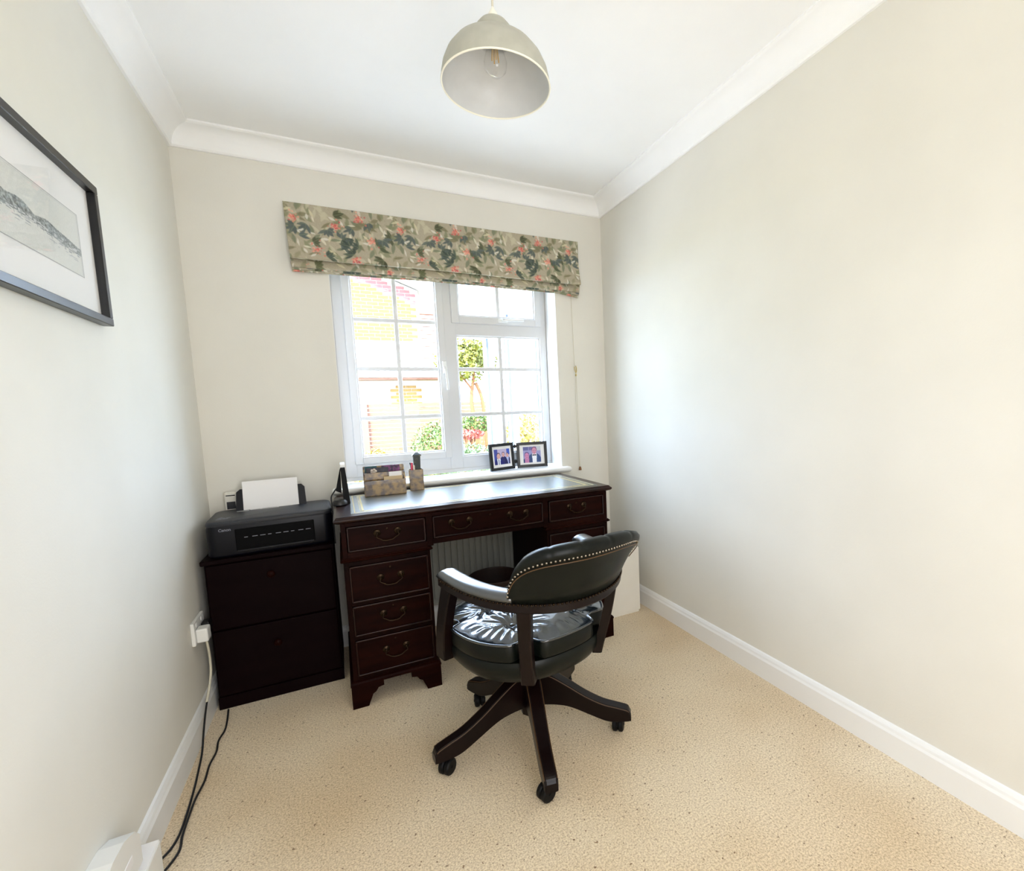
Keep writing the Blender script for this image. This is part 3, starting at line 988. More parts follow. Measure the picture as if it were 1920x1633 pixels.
b.lathe([(0.026, 0), (0.030, 0.004), (0.029, 0.016), (0.022, 0.024), (0.0, 0.027)], (0.519, -0.335, 0.7722), 20)
at_center('desk_puck', b, M['black'], 'small round black gadget at the front left corner of the desk, beside the edge-on frame', 'gadget', auto=40)

rk = empty('letter_rack', (0.717, -0.150, 0.7730), R(-2), 'marbled brown letter rack full of cards, left of the pen pot on the desk', 'letter rack')
def lb(b, *a, **k):
    return b.box(*a, **k)
RX = 0.0895
lb(B(), -RX, RX, -0.042, -0.036, 0, 0.072, bev=0.001).build('front_panel', M['burr'], rk, local=True)
lb(B(), -RX, RX, -0.002, 0.004, 0, 0.108, bev=0.001).build('divider', M['burr'], rk, local=True)
lb(B(), -RX, RX, 0.036, 0.042, 0, 0.138, bev=0.001).build('back_panel', M['burr'], rk, local=True)
lb(B(), -RX, RX, -0.042, 0.042, 0, 0.005, bev=0.001).build('base', M['burr'], rk, local=True)
for sx in (-1, 1):
    b = B()
    b.prism([(-0.041, 0.001), (0.041, 0.001), (0.041, 0.136), (-0.041, 0.070)], 'x', sx * RX - 0.003, sx * RX + 0.003)
    b.build('side_panel', M['burr'], rk, local=True)
def put_card(name, x0, x1, y, z1, mat, label, tilt=0.0, th=0.0014):
    mt = Matrix.Translation((0.717, -0.150, 0.7730)) @ Matrix.Rotation(R(-2), 4, 'Z') @ Matrix.Rotation(R(tilt), 4, 'Y')
    b = B().box(x0, x1, y, y + th, 0.0062, z1, 0.0003, 1, mat=mt)
    return at_center(name, b, mat, label, 'card')
put_card('envelope', -0.004, 0.080, -0.022, 0.088, M['manila'], 'cream envelope in the front slot of the marbled letter rack')
put_card('white_envelope', 0.020, 0.078, -0.015, 0.108, M['paper'], 'white envelope just behind the cream one in the letter rack')
fc = put_card('flower_card', -0.078, 0.020, 0.012, 0.131, M['navy'], 'dark card printed with a white flower in the letter rack')
b = B()
for k in range(5):
    a = k * 2 * PI / 5
    mt = Matrix.Translation((0.717, -0.150, 0.7730)) @ Matrix.Rotation(R(-2), 4, 'Z') @ \
        Matrix.Translation((-0.046 + 0.009 * math.cos(a), 0.0110, 0.114 + 0.007 * math.sin(a))) @ Matrix.Rotation(PI / 2, 4, 'X')
    b.lathe([(0.0065, 0), (0.0065, 0.0006)], seg=12, mat=mt)
b.build('printed_flower', M['petal'], fc)
put_card('purple_card', -0.010, 0.072, 0.020, 0.138, M['purple'], 'purple patterned card at the right of the letter rack', 0)
put_card('teal_card', -0.083, -0.030, 0.029, 0.137, M['teal'], 'teal card at the far left back of the letter rack')

pp = empty('pen_pot', (0.868, -0.105, 0.7730), R(-4), 'square marbled brown pen pot right of the letter rack', 'pen pot')
for (x0, x1, y0, y1) in ((-0.033, 0.033, -0.031, -0.027), (-0.033, 0.033, 0.027, 0.031), (-0.033, -0.029, -0.031, 0.031), (0.029, 0.033, -0.031, 0.031)):
    B().box(x0, x1, y0, y1, 0, 0.104, 0.0008, 1).build('side', M['burr'], pp, local=True)
B().box(-0.032, 0.032, -0.030, 0.030, 0, 0.005).build('base', M['burr'], pp, local=True)
tw = empty('green_box', (0.876, -0.103, 0.7790), 0, 'tall dark green and gilt case with a pointed top standing in the pen pot', 'case')
b = B()
b.sweep(None, [[(0.876 + u * s_, -0.103 + v * s_, z) for u, v in ((-1, -1), (1, -1), (1, 1), (-1, 1))] for s_, z in ((0.011, 0.7785), (0.0165, 0.945))], smooth=False)
b.build('body', M['darkgreen'], tw)
b = B()
b.sweep(None, [[(0.876 + u * s_, -0.103 + v * s_, z) for u, v in ((-1, -1), (1, -1), (1, 1), (-1, 1))] for s_, z in ((0.021, 0.944), (0.020, 0.950), (0.004, 0.962))], smooth=False)
b.build('lid', M['darkgreen'], tw)
b = B()
b.cyl((0.846, -0.112, 0.7795), (0.850, -0.118, 0.912), 0.0050, 12)
at_center('red_pen', b, M['red'], 'red pen standing at the left of the pen pot', 'pen')
b = B()
b.cyl((0.858, -0.094, 0.7795), (0.846, -0.090, 0.905), 0.0035, 10).ball((0.846, -0.090, 0.907), 0.0045, 10)
at_center('dark_pen', b, M['black'], 'thin black pen leaning left behind the red pen', 'pen')
b = B()
b.cyl((0.860, -0.120, 0.7795), (0.858, -0.124, 0.899), 0.0042, 12)
at_center('pink_pen', b, M['petal'], 'pale pink pen between the red pen and the green case', 'pen')

# ------------------------------------------------------------------ hinged photo frames on the sill
M['photo'] = attr_mat('photo_print', 0.35)
def person(img, cx, top, h, face=(226, 176, 168), hair=(70, 50, 70), suit=(20, 30, 90), shirt=(240, 240, 246), bow=False, tie=False, broad=1.0):
    nv, nu = img.shape[:2]
    yy_, xx_ = np.mgrid[0:nv, 0:nu].astype(float)
    def el(x, y, rx, ry, c):
        m = ((xx_ - x) / rx) ** 2 + ((yy_ - y) / ry) ** 2 < 1
        img[m] = np.array(c) / 255.0
    hr = h * 0.15
    el(cx, top + h * 0.62 + h * 0.35, h * 0.42 * broad, h * 0.68, suit)
    m = (np.abs(xx_ - cx) < h * 0.13 - (yy_ - top - h * 0.38) * 0.05) & (yy_ > top + h * 0.33)
    img[m] = np.array(shirt) / 255.0
    el(cx, top + hr * 1.05, hr * 0.98, hr * 1.15, hair)
    el(cx, top + hr * 1.35, hr * 0.85, hr * 1.08, face)
    el(cx - hr * 0.35, top + hr * 1.25, hr * 0.13, hr * 0.1, (60, 40, 60))
    el(cx + hr * 0.35, top + hr * 1.25, hr * 0.13, hr * 0.1, (60, 40, 60))
    el(cx, top + hr * 1.9, hr * 0.3, hr * 0.1, (170, 90, 100))
    if bow:
        el(cx - h * 0.05, top + h * 0.40, h * 0.06, h * 0.035, (20, 24, 50))
        el(cx + h * 0.05, top + h * 0.40, h * 0.06, h * 0.035, (20, 24, 50))
    if tie:
        m = (np.abs(xx_ - cx) < h * 0.03) & (yy_ > top + h * 0.38)
        img[m] = np.array((40, 50, 110)) / 255.0
img1 = np.zeros((52, 70, 3)) + np.array([198, 184, 214]) / 255.0
img1[:, :16] = np.array([70, 80, 170]) / 255.0
img1[:20, 56:] = np.array([60, 90, 190]) / 255.0
person(img1, 58, 14, 40, suit=(16, 24, 96), shirt=(180, 190, 230))
person(img1, 40, 10, 46, suit=(14, 16, 90), shirt=(30, 30, 100), hair=(60, 60, 120))
person(img1, 19, 12, 56, suit=(12, 14, 110), shirt=(236, 240, 250), tie=True)
img2 = np.zeros((52, 66, 3)) + np.array([150, 150, 200]) / 255.0
img2[0:12, 0:20] = np.array([84, 88, 150]) / 255.0
img2[0:12, 22:34] = np.array([100, 96, 156]) / 255.0
img2[0:14, 50:] = np.array([196, 200, 206]) / 255.0
person(img2, 41, 1, 66, face=(206, 140, 168), hair=(110, 60, 100), suit=(14, 62, 120), bow=True, broad=1.1)
person(img2, 13, 17, 62, face=(206, 130, 176), hair=(90, 70, 130), suit=(20, 50, 110), shirt=(190, 120, 170))
def photo_frame(par, w, h, img, ang, tilt, at, swing, label, matw, shape):
    """frame in local coords: hinge edge at x = 0, width runs to x = swing*w"""
    T = Matrix.Translation(at) @ Matrix.Rotation(ang, 4, 'Z') @ Matrix.Rotation(R(tilt), 4, 'X')
    x0, x1 = (0, w) if swing > 0 else (-w, 0)
    fw = 0.0175
    b = B()
    for (a0, a1, c0, c1) in ((x0, x1, 0, fw), (x0, x1, h - fw, h), (x0, x0 + fw, fw, h - fw), (x1 - fw, x1, fw, h - fw)):
        b.box(a0, a1, -0.009, 0.006, c0, c1, 0.0015, 1, mat=T)
    b.box(x0 + 0.003, x1 - 0.003, 0.001, 0.005, 0.003, h - 0.003, mat=T)
    f = b.build('frame', M['black_frame'], par, label=label)
    B().box(x0 + fw - 0.002, x1 - fw + 0.002, -0.003, 0.001, fw - 0.002, h - fw + 0.002, mat=T).build('mount', M['paper'], f)
    iw, ih = shape
    cx, cz = (x0 + x1) / 2, h / 2
    nv, nu = img.shape[:2]
    us = np.linspace(cx - iw / 2, cx + iw / 2, nu)
    zs = np.linspace(cz + ih / 2, cz - ih / 2, nv)
    X, Z = np.meshgrid(us, zs)
    pos = np.stack([X, np.full_like(X, -0.0036), Z, np.ones_like(X)], -1) @ np.array(T).T
    print_grid('photograph', pos[..., :3], img, M['photo'], f)
    return f
pf = empty('hinged_photo_frame', (1.465, 0.075, 0.8065), 0, 'black hinged double photo frame standing on the window sill', 'photo frame')
photo_frame(pf, 0.172, 0.158, img1, R(20), -4, (1.456, 0.098, 0.8085), -1, None, 0, (0.112, 0.090))
photo_frame(pf, 0.186, 0.154, img2, R(-9), -4, (1.474, 0.098, 0.8080), 1, None, 0, (0.108, 0.096))
for z in (0.840, 0.930):
    b = B()
    b.cyl((1.465, 0.097, z), (1.465, 0.103, z + 0.022), 0.0045, 10).box(1.455, 1.476, 0.098, 0.102, z + 0.003, z + 0.018)
    b.build('hinge', M['black_frame'], pf)

# ------------------------------------------------------------------ picture on the left wall
pic = empty('framed_picture', (0.012, -1.285, 1.42), 0, 'large black-framed grey harbour drawing on the left wall', 'picture')
PY0, PY1, PZ0, PZ1 = -1.665, -0.903, 1.418, 1.777
b = B()
fw = 0.020
def pbox(b, y0, y1, z0, z1, x0, x1, bev=0.0015): b.box(x0, x1, y0, y1, z0, z1, bev, 1)
pbox(b, PY0, PY1, PZ0, PZ0 + fw, 0.0006, 0.024)
pbox(b, PY0, PY1, PZ1 - fw, PZ1, 0.0006, 0.024)
pbox(b, PY0, PY0 + fw, PZ0 + fw, PZ1 - fw, 0.0006, 0.0238)
pbox(b, PY1 - fw, PY1, PZ0 + fw, PZ1 - fw, 0.0006, 0.0238)
b.build('frame', M['black_frame'], pic)
pbox(b := B(), PY0 + 0.01, PY1 - 0.01, PZ0 + 0.01, PZ1 - 0.01, 0.003, 0.007, 0)
b.build('mount', M['paper'], pic)
nv, nu = 120, 330
art = np.zeros((nv, nu, 3)) + np.array([226, 226, 220]) / 255.0
yy_, xx_ = np.mgrid[0:nv, 0:nu].astype(float)
base = 74 + 6 * np.sin(xx_ / 40)
hill = base - 14 - 16 * np.abs(np.sin(xx_ / 37.0 + 0.6)) * (1 - xx_ / nu * 0.75) - 5 * np.sin(xx_ / 9.0) * (1 - xx_ / nu)
nz = rng.rand(nv, nu)
nzs = sum(np.roll(np.roll(nz, a, 0), c, 1) for a in (-1, 0, 1) for c in (-1, 0, 1)) / 9
m = (yy_ > hill) & (yy_ < base)
art[m] = (np.array([150, 156, 156]) / 255.0) + (nzs[m][:, None] - 0.5) * 0.9
for k in range(46):
    x0 = rng.randint(0, nu - 12); w = rng.randint(4, 12); hgt = rng.randint(3, 8)
    y1 = int(base[0, x0]) + rng.randint(-2, 5)
    art[y1 - hgt:y1, x0:x0 + w] = np.array([208, 210, 210]) / 255.0
    art[y1 - hgt:y1 - hgt + 1, x0:x0 + w] = np.array([110, 116, 120]) / 255.0
    art[y1:y1 + 1, x0:x0 + w + 3] = np.array([120, 126, 130]) / 255.0
for k in range(16):
    x0 = rng.randint(4, nu - 4); y0 = int(base[0, x0])
    art[y0 - rng.randint(8, 22):y0 + 6, x0] = np.array([150, 154, 156]) / 255.0
for k in range(60):
    x0 = rng.randint(0, nu - 16); y0 = int(base[0, x0]) + rng.randint(2, 14)
    art[y0, x0:x0 + rng.randint(4, 14)] = np.array([168, 172, 178]) / 255.0
art = art * 0.97 + (rng.rand(nv, nu, 1) - 0.5) * 0.05
art[:2] = art[-2:] = 0.66
art[:, :2] = art[:, -2:] = 0.62
art[4:5, 4:-4] = 0.78; art[:, -5:-4] = 0.74
M['art'] = attr_mat('pencil_drawing_print', 0.8)
ys = np.linspace(PY0 + 0.10, -0.998, nu)
zs = np.linspace(1.672, 1.520, nv)
Yg, Zg = np.meshgrid(ys, zs)
print_grid('drawing', np.stack([np.full_like(Yg, 0.0076), Yg, Zg], -1), art, M['art'], pic)
pbox(b := B(), PY0 + 0.012, PY1 - 0.012, PZ0 + 0.012, PZ1 - 0.012, 0.0125, 0.0145, 0)
b.build('glass', M['picglass'], pic)

# ------------------------------------------------------------------ pendant lamp
lc = (0.9764, -1.3763)
lamp = empty('pendant_lamp', (lc[0], lc[1], ZC), 0, 'grey-green domed metal pendant lamp hanging from the ceiling', 'lamp')
prof = [(0.1400, 2.000), (0.1390, 2.014), (0.1345, 2.036), (0.124, 2.060), (0.107, 2.082), (0.085, 2.099), (0.062, 2.108),
        (0.050, 2.111), (0.0465, 2.114), (0.0475, 2.121), (0.0480, 2.130), (0.045, 2.141), (0.036, 2.152), (0.022, 2.159), (0.012, 2.160)]
b = B(); b.lathe(prof, (lc[0], lc[1], 0), 64, cap=False); b.build('shade', M['shade_out'], lamp)
b = B(); b.lathe([(r_ - 0.0018, z - 0.0012 if r_ < 0.13 else z + 0.0003) for r_, z in prof], (lc[0], lc[1], 0), 64, cap=False)
b.build('shade_lining', M['shade_in'], lamp)
b = B()
b.tube([(lc[0] + 0.1395 * math.cos(2 * PI * k / 64), lc[1] + 0.1395 * math.sin(2 * PI * k / 64), 2.0) for k in range(65)], 0.0022, 8)
b.build('rim', M['shade_rim'], lamp)
b = B(); b.lathe([(0.013, 2.158), (0.014, 2.166), (0.011, 2.178), (0.005, 2.188), (0.003, 2.194)], (lc[0], lc[1], 0), 20)
b.build('cord_grip', M['shade_rim'], lamp)
b = B(); b.cyl((lc[0], lc[1], 2.190), (lc[0], lc[1], ZC - 0.02), 0.003, 10); b.build('flex', M['cord'], lamp)
b = B(); b.lathe([(0.045, ZC - 0.0005), (0.045, ZC - 0.012), (0.035, ZC - 0.022), (0.010, ZC - 0.030)], (lc[0], lc[1], 0), 28)
b.build('ceiling_rose', M['white_plastic'], lamp)
b = B(); b.cyl((lc[0], lc[1], 2.157), (lc[0], lc[1], 2.108), 0.019, 20); b.build('bulb_holder', M['white_plastic'], lamp)
b = B(); b.lathe([(0.012, 2.108), (0.014, 2.100), (0.024, 2.082), (0.030, 2.060), (0.027, 2.041), (0.016, 2.029), (0.0, 2.025)], (lc[0], lc[1], 0), 24)
bl = b.build('bulb', M['bulb'], lamp)
b = B()
for k in range(4):
    a = k * PI / 2
    b.cyl((lc[0] + 0.006 * math.cos(a), lc[1] + 0.006 * math.sin(a), 2.102), (lc[0] + 0.009 * math.cos(a), lc[1] + 0.009 * math.sin(a), 2.062), 0.0016, 6)
b.build('filament', M['filament'], bl)

# ------------------------------------------------------------------ captain's swivel chair
CH = R(14)
chair = empty('swivel_chair', (1.075, -1.119, 0), CH, "green leather captain's swivel chair with brass nails and a five-arm wooden base", 'chair')
# star base: five arched arms
def arm_profile():
    topc = spline([(0.030, 0.240), (0.075, 0.226), (0.13, 0.192), (0.19, 0.152), (0.25, 0.121), (0.30, 0.106), (0.338, 0.094), (0.350, 0.078)], 4)
    botc = spline([(0.350, 0.052), (0.30, 0.050), (0.26, 0.056), (0.20, 0.083), (0.14, 0.110), (0.09, 0.120), (0.030, 0.122)], 4)
    return topc, botc
def star_arm(b, ang, w0=0.027, w1=0.021):
    tc, bc = arm_profile()
    n = len(tc)
    ri = [tc[min(i, n - 1)] for i in range(n)]
    sects = []
    m_ = Matrix.Rotation(ang, 4, 'Z')
    for i in range(n):
        u, zt = tc[i]
        # bottom z at same u
        zs_ = [p for p in bc]
        zb = np.interp(u, [p[0] for p in zs_[::-1]], [p[1] for p in zs_[::-1]])
        w = w0 + (w1 - w0) * min(1, u / 0.3)
        if i >= n - 3: w *= 0.93
        zt2, zb2 = zt, float(zb)
        c = 0.006
        sec = [(u, -w, zb2 + 0.003), (u, -w, zt2 - c), (u, -w + c, zt2), (u, w - c, zt2), (u, w, zt2 - c), (u, w, zb2 + 0.003), (u, w - 0.004, zb2), (u, -w + 0.004, zb2)]
        sects.append([(m_ @ Vector(p))[:] for p in sec])
    b.sweep(None, sects, smooth=False)
for k in range(5):
    ang = R(-173.7 + 72 * k) - CH
    b = B(); star_arm(b, ang)
    leg = b.build('leg', M['chairwood'], chair, local=True)
    m_ = Matrix.Rotation(ang, 4, 'Z')
    g = B()      # thin worn moulding line along the arm's upper edges
    tc, bc = arm_profile()
    for sgn in (-1, 1):
        pts = [(m_ @ Vector((u, sgn * (0.0255 + (0.0195 - 0.0255) * min(1, u / 0.3)), z - 0.0028)))[:] for u, z in tc[2:-3]]
        g.tube(pts, 0.0014, 5)
    g.build('edge_line', M['worn'], leg, local=True)
    cw = B()
    sw = R((35, -60, 80, 20, 150)[k])
    cm = m_ @ Matrix.Translation((0.302, 0, 0)) @ Matrix.Rotation(sw, 4, 'Z')
    for dy in (-0.0105, 0.0105):
        cw.lathe([(0.006, -0.0095), (0.021, -0.009), (0.0255, -0.005), (0.0255, 0.005), (0.021, 0.009), (0.006, 0.0095)], seg=20,
                 mat=cm @ Matrix.Translation((0.012, dy, 0.0257)) @ Matrix.Rotation(PI / 2, 4, 'X'))
    cw.cyl((cm @ Vector((0.012, -0.022, 0.0257)))[:], (cm @ Vector((0.012, 0.022, 0.0257)))[:], 0.005, 8)
    cw.cyl((cm @ Vector((0, 0, 0.030)))[:], (cm @ Vector((0, 0, 0.062)))[:], 0.0065, 10)
    cw.box(-0.012, 0.020, -0.004, 0.004, 0.026, 0.050, 0.001, 1, mat=cm)
    cw.build('castor', M['rubber'], leg, local=True, auto=40)
b = B(); b.lathe([(0.030, 0.085), (0.040, 0.09), (0.043, 0.12), (0.043, 0.232), (0.036, 0.244), (0.024, 0.248), (0.022, 0.30)], seg=10, smooth=False)
b.build('hub', M['chairwood'], chair, local=True)
b = B()
b.box(-0.11, 0.11, -0.05, 0.05, 0.292, 0.308, 0.003).box(-0.13, 0.13, -0.018, 0.018, 0.280, 0.294, 0.003).cyl((0.10, 0.02, 0.288), (0.19, 0.05, 0.284), 0.006)
b.cyl((0, 0, 0.24), (0, 0, 0.292), 0.030, 16)
b.build('tilt_mechanism', M['rubber'], chair, local=True)
# seat outline: rounded D, front a little wider
def seat_out(s_=1.0, n=96, notch=0.0):
    pts = []
    for k in range(n):
        a = 2 * PI * k / n
        e = 2.35
        ca, sa = math.cos(a), math.sin(a)
        r_ = (abs(ca) ** e + abs(sa) ** e) ** (-1 / e)
        x = 0.260 * r_ * ca
        y = 0.246 * r_ * sa
        x *= 1 + 0.10 * (y / 0.246) * 0.5
        cut = 0
        for pxn, pyn in POSTS:
            d = math.hypot(x - pxn, y - pyn)
            cut = max(cut, notch * max(0, 1 - (d / 0.040) ** 4))
        r0 = math.hypot(x, y)
        q = s_ * (r0 - cut) / r0
        pts.append((x * q, y * q))
    return pts
POSTS = [(-0.266, 0.100), (0.266, 0.100), (-0.140, -0.205), (0.140, -0.205)]
b = B()
sects = []
for s_, z in ((0.66, 0.304), (0.78, 0.313), (0.90, 0.331), (0.965, 0.354), (0.985, 0.374), (0.985, 0.394), (0.97, 0.400)):
    sects.append([(x, y, z) for x, y in seat_out(s_)])
b.sweep(None, sects, smooth=True)
b.build('seat_base', M['leather'], chair, local=True, auto=50)
b = B()
sects = []
for s_, z in ((0.94, 0.401), (0.985, 0.405), (1.0, 0.417), (1.0, 0.447), (0.992, 0.456)):
    sects.append([(x, y, z) for x, y in seat_out(s_, notch=0.036)])
b.sweep(None, sects, smooth=True)
b.build('cushion_side', M['leather'], chair, local=True, auto=50)
b = B()
wp = seat_out(0.998, notch=0.036)
b.tube([(x, y, 0.459) for x, y in wp + wp[:1]], 0.0042, 8)
b.build('piping', M['seat_leather'], chair, local=True)
# tufted top
BUT = [(-0.105, 0.085), (0.105, 0.085), (-0.115, -0.085), (0.115, -0.085), (0.0, 0.0)]
no, nr = 192, 56
outl = seat_out(0.995, n=no, notch=0.036)
vs, fs = [], []
rs = np.random.RandomState(3)
ph = rs.rand(5) * 6
for j in range(nr + 1):
    t = j / nr
    for k in range(no):
        x, y = outl[k][0] * t, outl[k][1] * t
        z = 0.458 + 0.032 * (1 - t ** 3.2) ** 0.8
        fold = 0.0
        dep = 0.0
        for q, (bx, by) in enumerate(BUT):
            d = math.hypot(x - bx, y - by)
            an = math.atan2(y - by, x - bx)
            dep += 0.017 * math.exp(-(d / 0.022) ** 2) + 0.009 * math.exp(-(d / 0.06) ** 2)
            fold += 0.0042 * math.sin(9 * an + ph[q] + 2.0 * math.sin(3 * an + q)) * math.exp(-((d - 0.045) / 0.040) ** 2)
            fold += 0.0020 * math.sin(19 * an + 2 * ph[q]) * math.exp(-((d - 0.06) / 0.045) ** 2)
        rim = math.atan2(y, x)
        fold += 0.0022 * math.sin(38 * rim + 3 * math.sin(5 * rim)) * math.exp(-((t - 0.86) / 0.09) ** 2)
        vs.append((x, y, z - dep * (1 - t ** 6) + fold * (1 - t ** 10)))
for j in range(nr):
    for k in range(no):
        k2 = (k + 1) % no
        fs.append((j * no + k, j * no + k2, (j + 1) * no + k2, (j + 1) * no + k))
b = B().add(vs, fs, True)
seat = b.build('seat_cushion', M['seat_leather'], chair, local=True)
for bx, by in BUT:
    B().ball((bx, by, 0.4695), 0.0085, 14, (1, 1, 0.55)).build('button', M['seat_leather'], seat, local=True)
# U-shaped arm rail
US = [(-0.262, 0.062), (-0.259, 0.000), (-0.249, -0.075), (-0.226, -0.150), (-0.190, -0.215), (-0.140, -0.268), (-0.072, -0.308)]
US = US + [(0.0, -0.322)] + [(-x * 1.12, y) for x, y in US[::-1]]
UC = spline([(x, y, 0) for x, y in US], 8)
NU = len(UC)
def frames(C):
    out = []
    for i in range(len(C)):
        a = Vector(C[max(0, i - 1)]); c = Vector(C[min(len(C) - 1, i + 1)])
        t = (c - a).normalized()
        nrm = Vector((t.y, -t.x, 0))       # outward for this winding
        p = Vector(C[i])
        if nrm.dot(p) < 0: nrm = -nrm
        out.append((p, t, nrm))
    return out
UF = frames(UC)
def rail_z(i):
    p = UF[i][0]
    return 0.606 + 0.030 * max(0, min(1, (p.y + 0.30) / 0.36)) ** 1.2
b = B()
sects = []
for i, (p, t, n_) in enumerate(UF):
    z = rail_z(i)
    wI, wO, hh = 0.026, 0.026, 0.030
    c = 0.005
    sec = [(-wI + c, -hh), (wO - c, -hh), (wO, -hh + c), (wO, -0.002), (wO - 0.002, 0), (-wI + 0.002, 0), (-wI, -0.002), (-wI, -hh + c)]
    sects.append([(p + n_ * u + Vector((0, 0, z + v)))[:] for u, v in sec])
b.sweep(None, sects, smooth=True)
b.build('arm_rail', M['chairwood'], chair, local=True, auto=40)
# padded leather arm tops (front part of each side)
IA = 33     # path index where the arm pads meet the backrest
for side in (0, 1):
    rngi = list(range(0, IA + 1)) if side == 0 else list(range(NU - 1, NU - 2 - IA, -1))
    b = B()
    sects = []
    for q, i in enumerate(rngi):
        p, t, n_ = UF[i]
        z = rail_z(i)
        e = 1.0
        if q == 0: e = 0.55
        elif q == 1: e = 0.85
        hh = 0.026 * e
        w = 0.029
        sec = [(-w, 0.001), (w, 0.001), (w + 0.003, hh * 0.45), (w - 0.003, hh * 0.85), (w * 0.55, hh), (0, hh * 1.08), (-w * 0.55, hh), (-w + 0.003, hh * 0.85), (-w - 0.003, hh * 0.45)]
        sects.append([(p + n_ * u + Vector((0, 0, z + v)))[:] for u, v in sec])
    b.sweep(None, sects, smooth=True)
    b.build('arm_pad', M['arm_leather'], chair, local=True)
# backrest: curved padded leather, following the rear of the U
I0, I1 = 32, NU - 33
nb = I1 - I0
def back_top(s_):      # s_ in -1..1 along the back
    return (0.170 - 0.012 * max(0.0, s_)) * max(0.0, 1 - abs(s_) ** 3.8) ** 0.5
def dense(i0, i1, n):
    res = []
    for k in range(n + 1):
        f_ = i0 + (i1 - i0) * k / n
        i = min(int(f_), NU - 2); fr_ = f_ - i
        p = UF[i][0].lerp(UF[i + 1][0], fr_)
        nn = UF[i][2].lerp(UF[i + 1][2], fr_).normalized()
        z = rail_z(i) * (1 - fr_) + rail_z(i + 1) * fr_
        res.append((p, nn, z))
    return res
ND = 120
DN = dense(I0, I1, ND)
b = B()
outer_pts, top_pts = [], []
sects = []
for k, (p, nn, z) in enumerate(DN):
    s_ = -1 + 2 * k / ND
    H = max(0.012, back_top(s_))
    def off(h): return (0.050 + 0.105 * max(0.0, s_) ** 2) * (h / 0.185) ** 1.2      # backward lean
    sec = []
    ch = 0.0016 * (1 + math.cos(k / ND * 2 * PI * 5)) * 0.5   # soft channels on the inner face
    gr = 0.0022 * math.exp(-(((k / ND * 6) % 1 - 0.5) / 0.07) ** 2)       # pleats over the top roll
    prof_b = [(-0.024, 0.0), (-0.034, 0.25), (-0.036 + ch, 0.55), (-0.034 + ch, 0.80), (-0.026 + gr, 0.95 - gr * 3), (-0.010, 1.03 - gr * 7), (0.012, 1.02 - gr * 7),
              (0.026 - gr * 0.5, 0.95 - gr * 2), (0.0315, 0.86), (0.0275, 0.80), (0.028, 0.55), (0.028, 0.25), (0.026, 0.0)]
    for u, hf in prof_b:
        h = hf * H
        sec.append((p + nn * (u + off(h)) + Vector((0, 0, z + 0.001 + h)))[:])
    sects.append(sec)
    outer_pts.append((p + nn * (0.0290 + off(0.80 * H) + 0.0005) + Vector((0, 0, z + 0.80 * H))))
b.sweep(None, sects, smooth=True)
bk = b.build('backrest', M['leather'], chair, local=True)
b = B()
b.tube([(p_ - Vector((0, 0, 0.010)))[:] for p_ in outer_pts[2:-2]], 0.0016, 6)
b.build('worn_edge', M['worn'], bk, local=True)
# brass nails
def nails(pts, gap=0.0125, r_=0.0045):
    b = B()
    acc = 0
    last = Vector(pts[0])
    for q in range(1, len(pts)):
        a, c = Vector(pts[q - 1]), Vector(pts[q])
        L = (c - a).length
        d = gap - acc
        while d <= L:
            pt = a.lerp(c, d / L)
            bm = bmesh.new()
            bmesh.ops.create_icosphere(bm, subdivisions=1, radius=r_)
            b.bm(bm, True, Matrix.Translation(pt))
            d += gap
        acc = (acc + L) % gap
    return b
nails([p_ + Vector((0, 0, 0.001)) for p_ in outer_pts]).build('nail_row', M['nail'], bk, local=True, kind='stuff')
low = []
for i, (p, t, n_) in enumerate(UF):
    low.append(p + n_ * 0.0275 + Vector((0, 0, rail_z(i) - 0.002)))
nails([v for v in low]).build('nail_row', M['brass'], chair, local=True, kind='stuff')
# posts from seat to rail
for (px_, py_), (tx, ty), wd in zip(POSTS, [(-0.260, 0.030), (0.260, 0.030), (-0.168, -0.240), (0.168, -0.240)], (0.027, 0.027, 0.019, 0.019)):
    b = B()
    ri = min(range(NU), key=lambda i: (UF[i][0].x - tx) ** 2 + (UF[i][0].y - ty) ** 2)
    t_ = UF[ri][1]; n_ = UF[ri][2]
    tx, ty = UF[ri][0].x, UF[ri][0].y
    sects = []
    for q in range(9):
        f_ = q / 8
        bow = (0.006 if py_ > 0 else 0.010) * math.sin(f_ * PI)
        cx_ = px_ + (tx - px_) * f_ ** 1.3
        cy_ = py_ + (ty - py_) * f_ ** 1.3
        z0_ = 0.352 if py_ > 0 else 0.335
        z = z0_ + (rail_z(ri) - 0.022 - z0_) * f_
        w = wd * (1.0 + 0.25 * abs(f_ - 0.45))
        d_ = 0.016
        c0 = Vector((cx_, cy_, z)) + n_ * bow
        sects.append([(c0 + t_ * u + n_ * v)[:] for u, v in ((-w, -d_), (w, -d_), (w, d_ - 0.004), (w - 0.004, d_), (-w + 0.004, d_), (-w, d_ - 0.004))])
    b.sweep(None, sects, smooth=False)
    b.build('arm_post', M['chairwood'], chair, local=True)

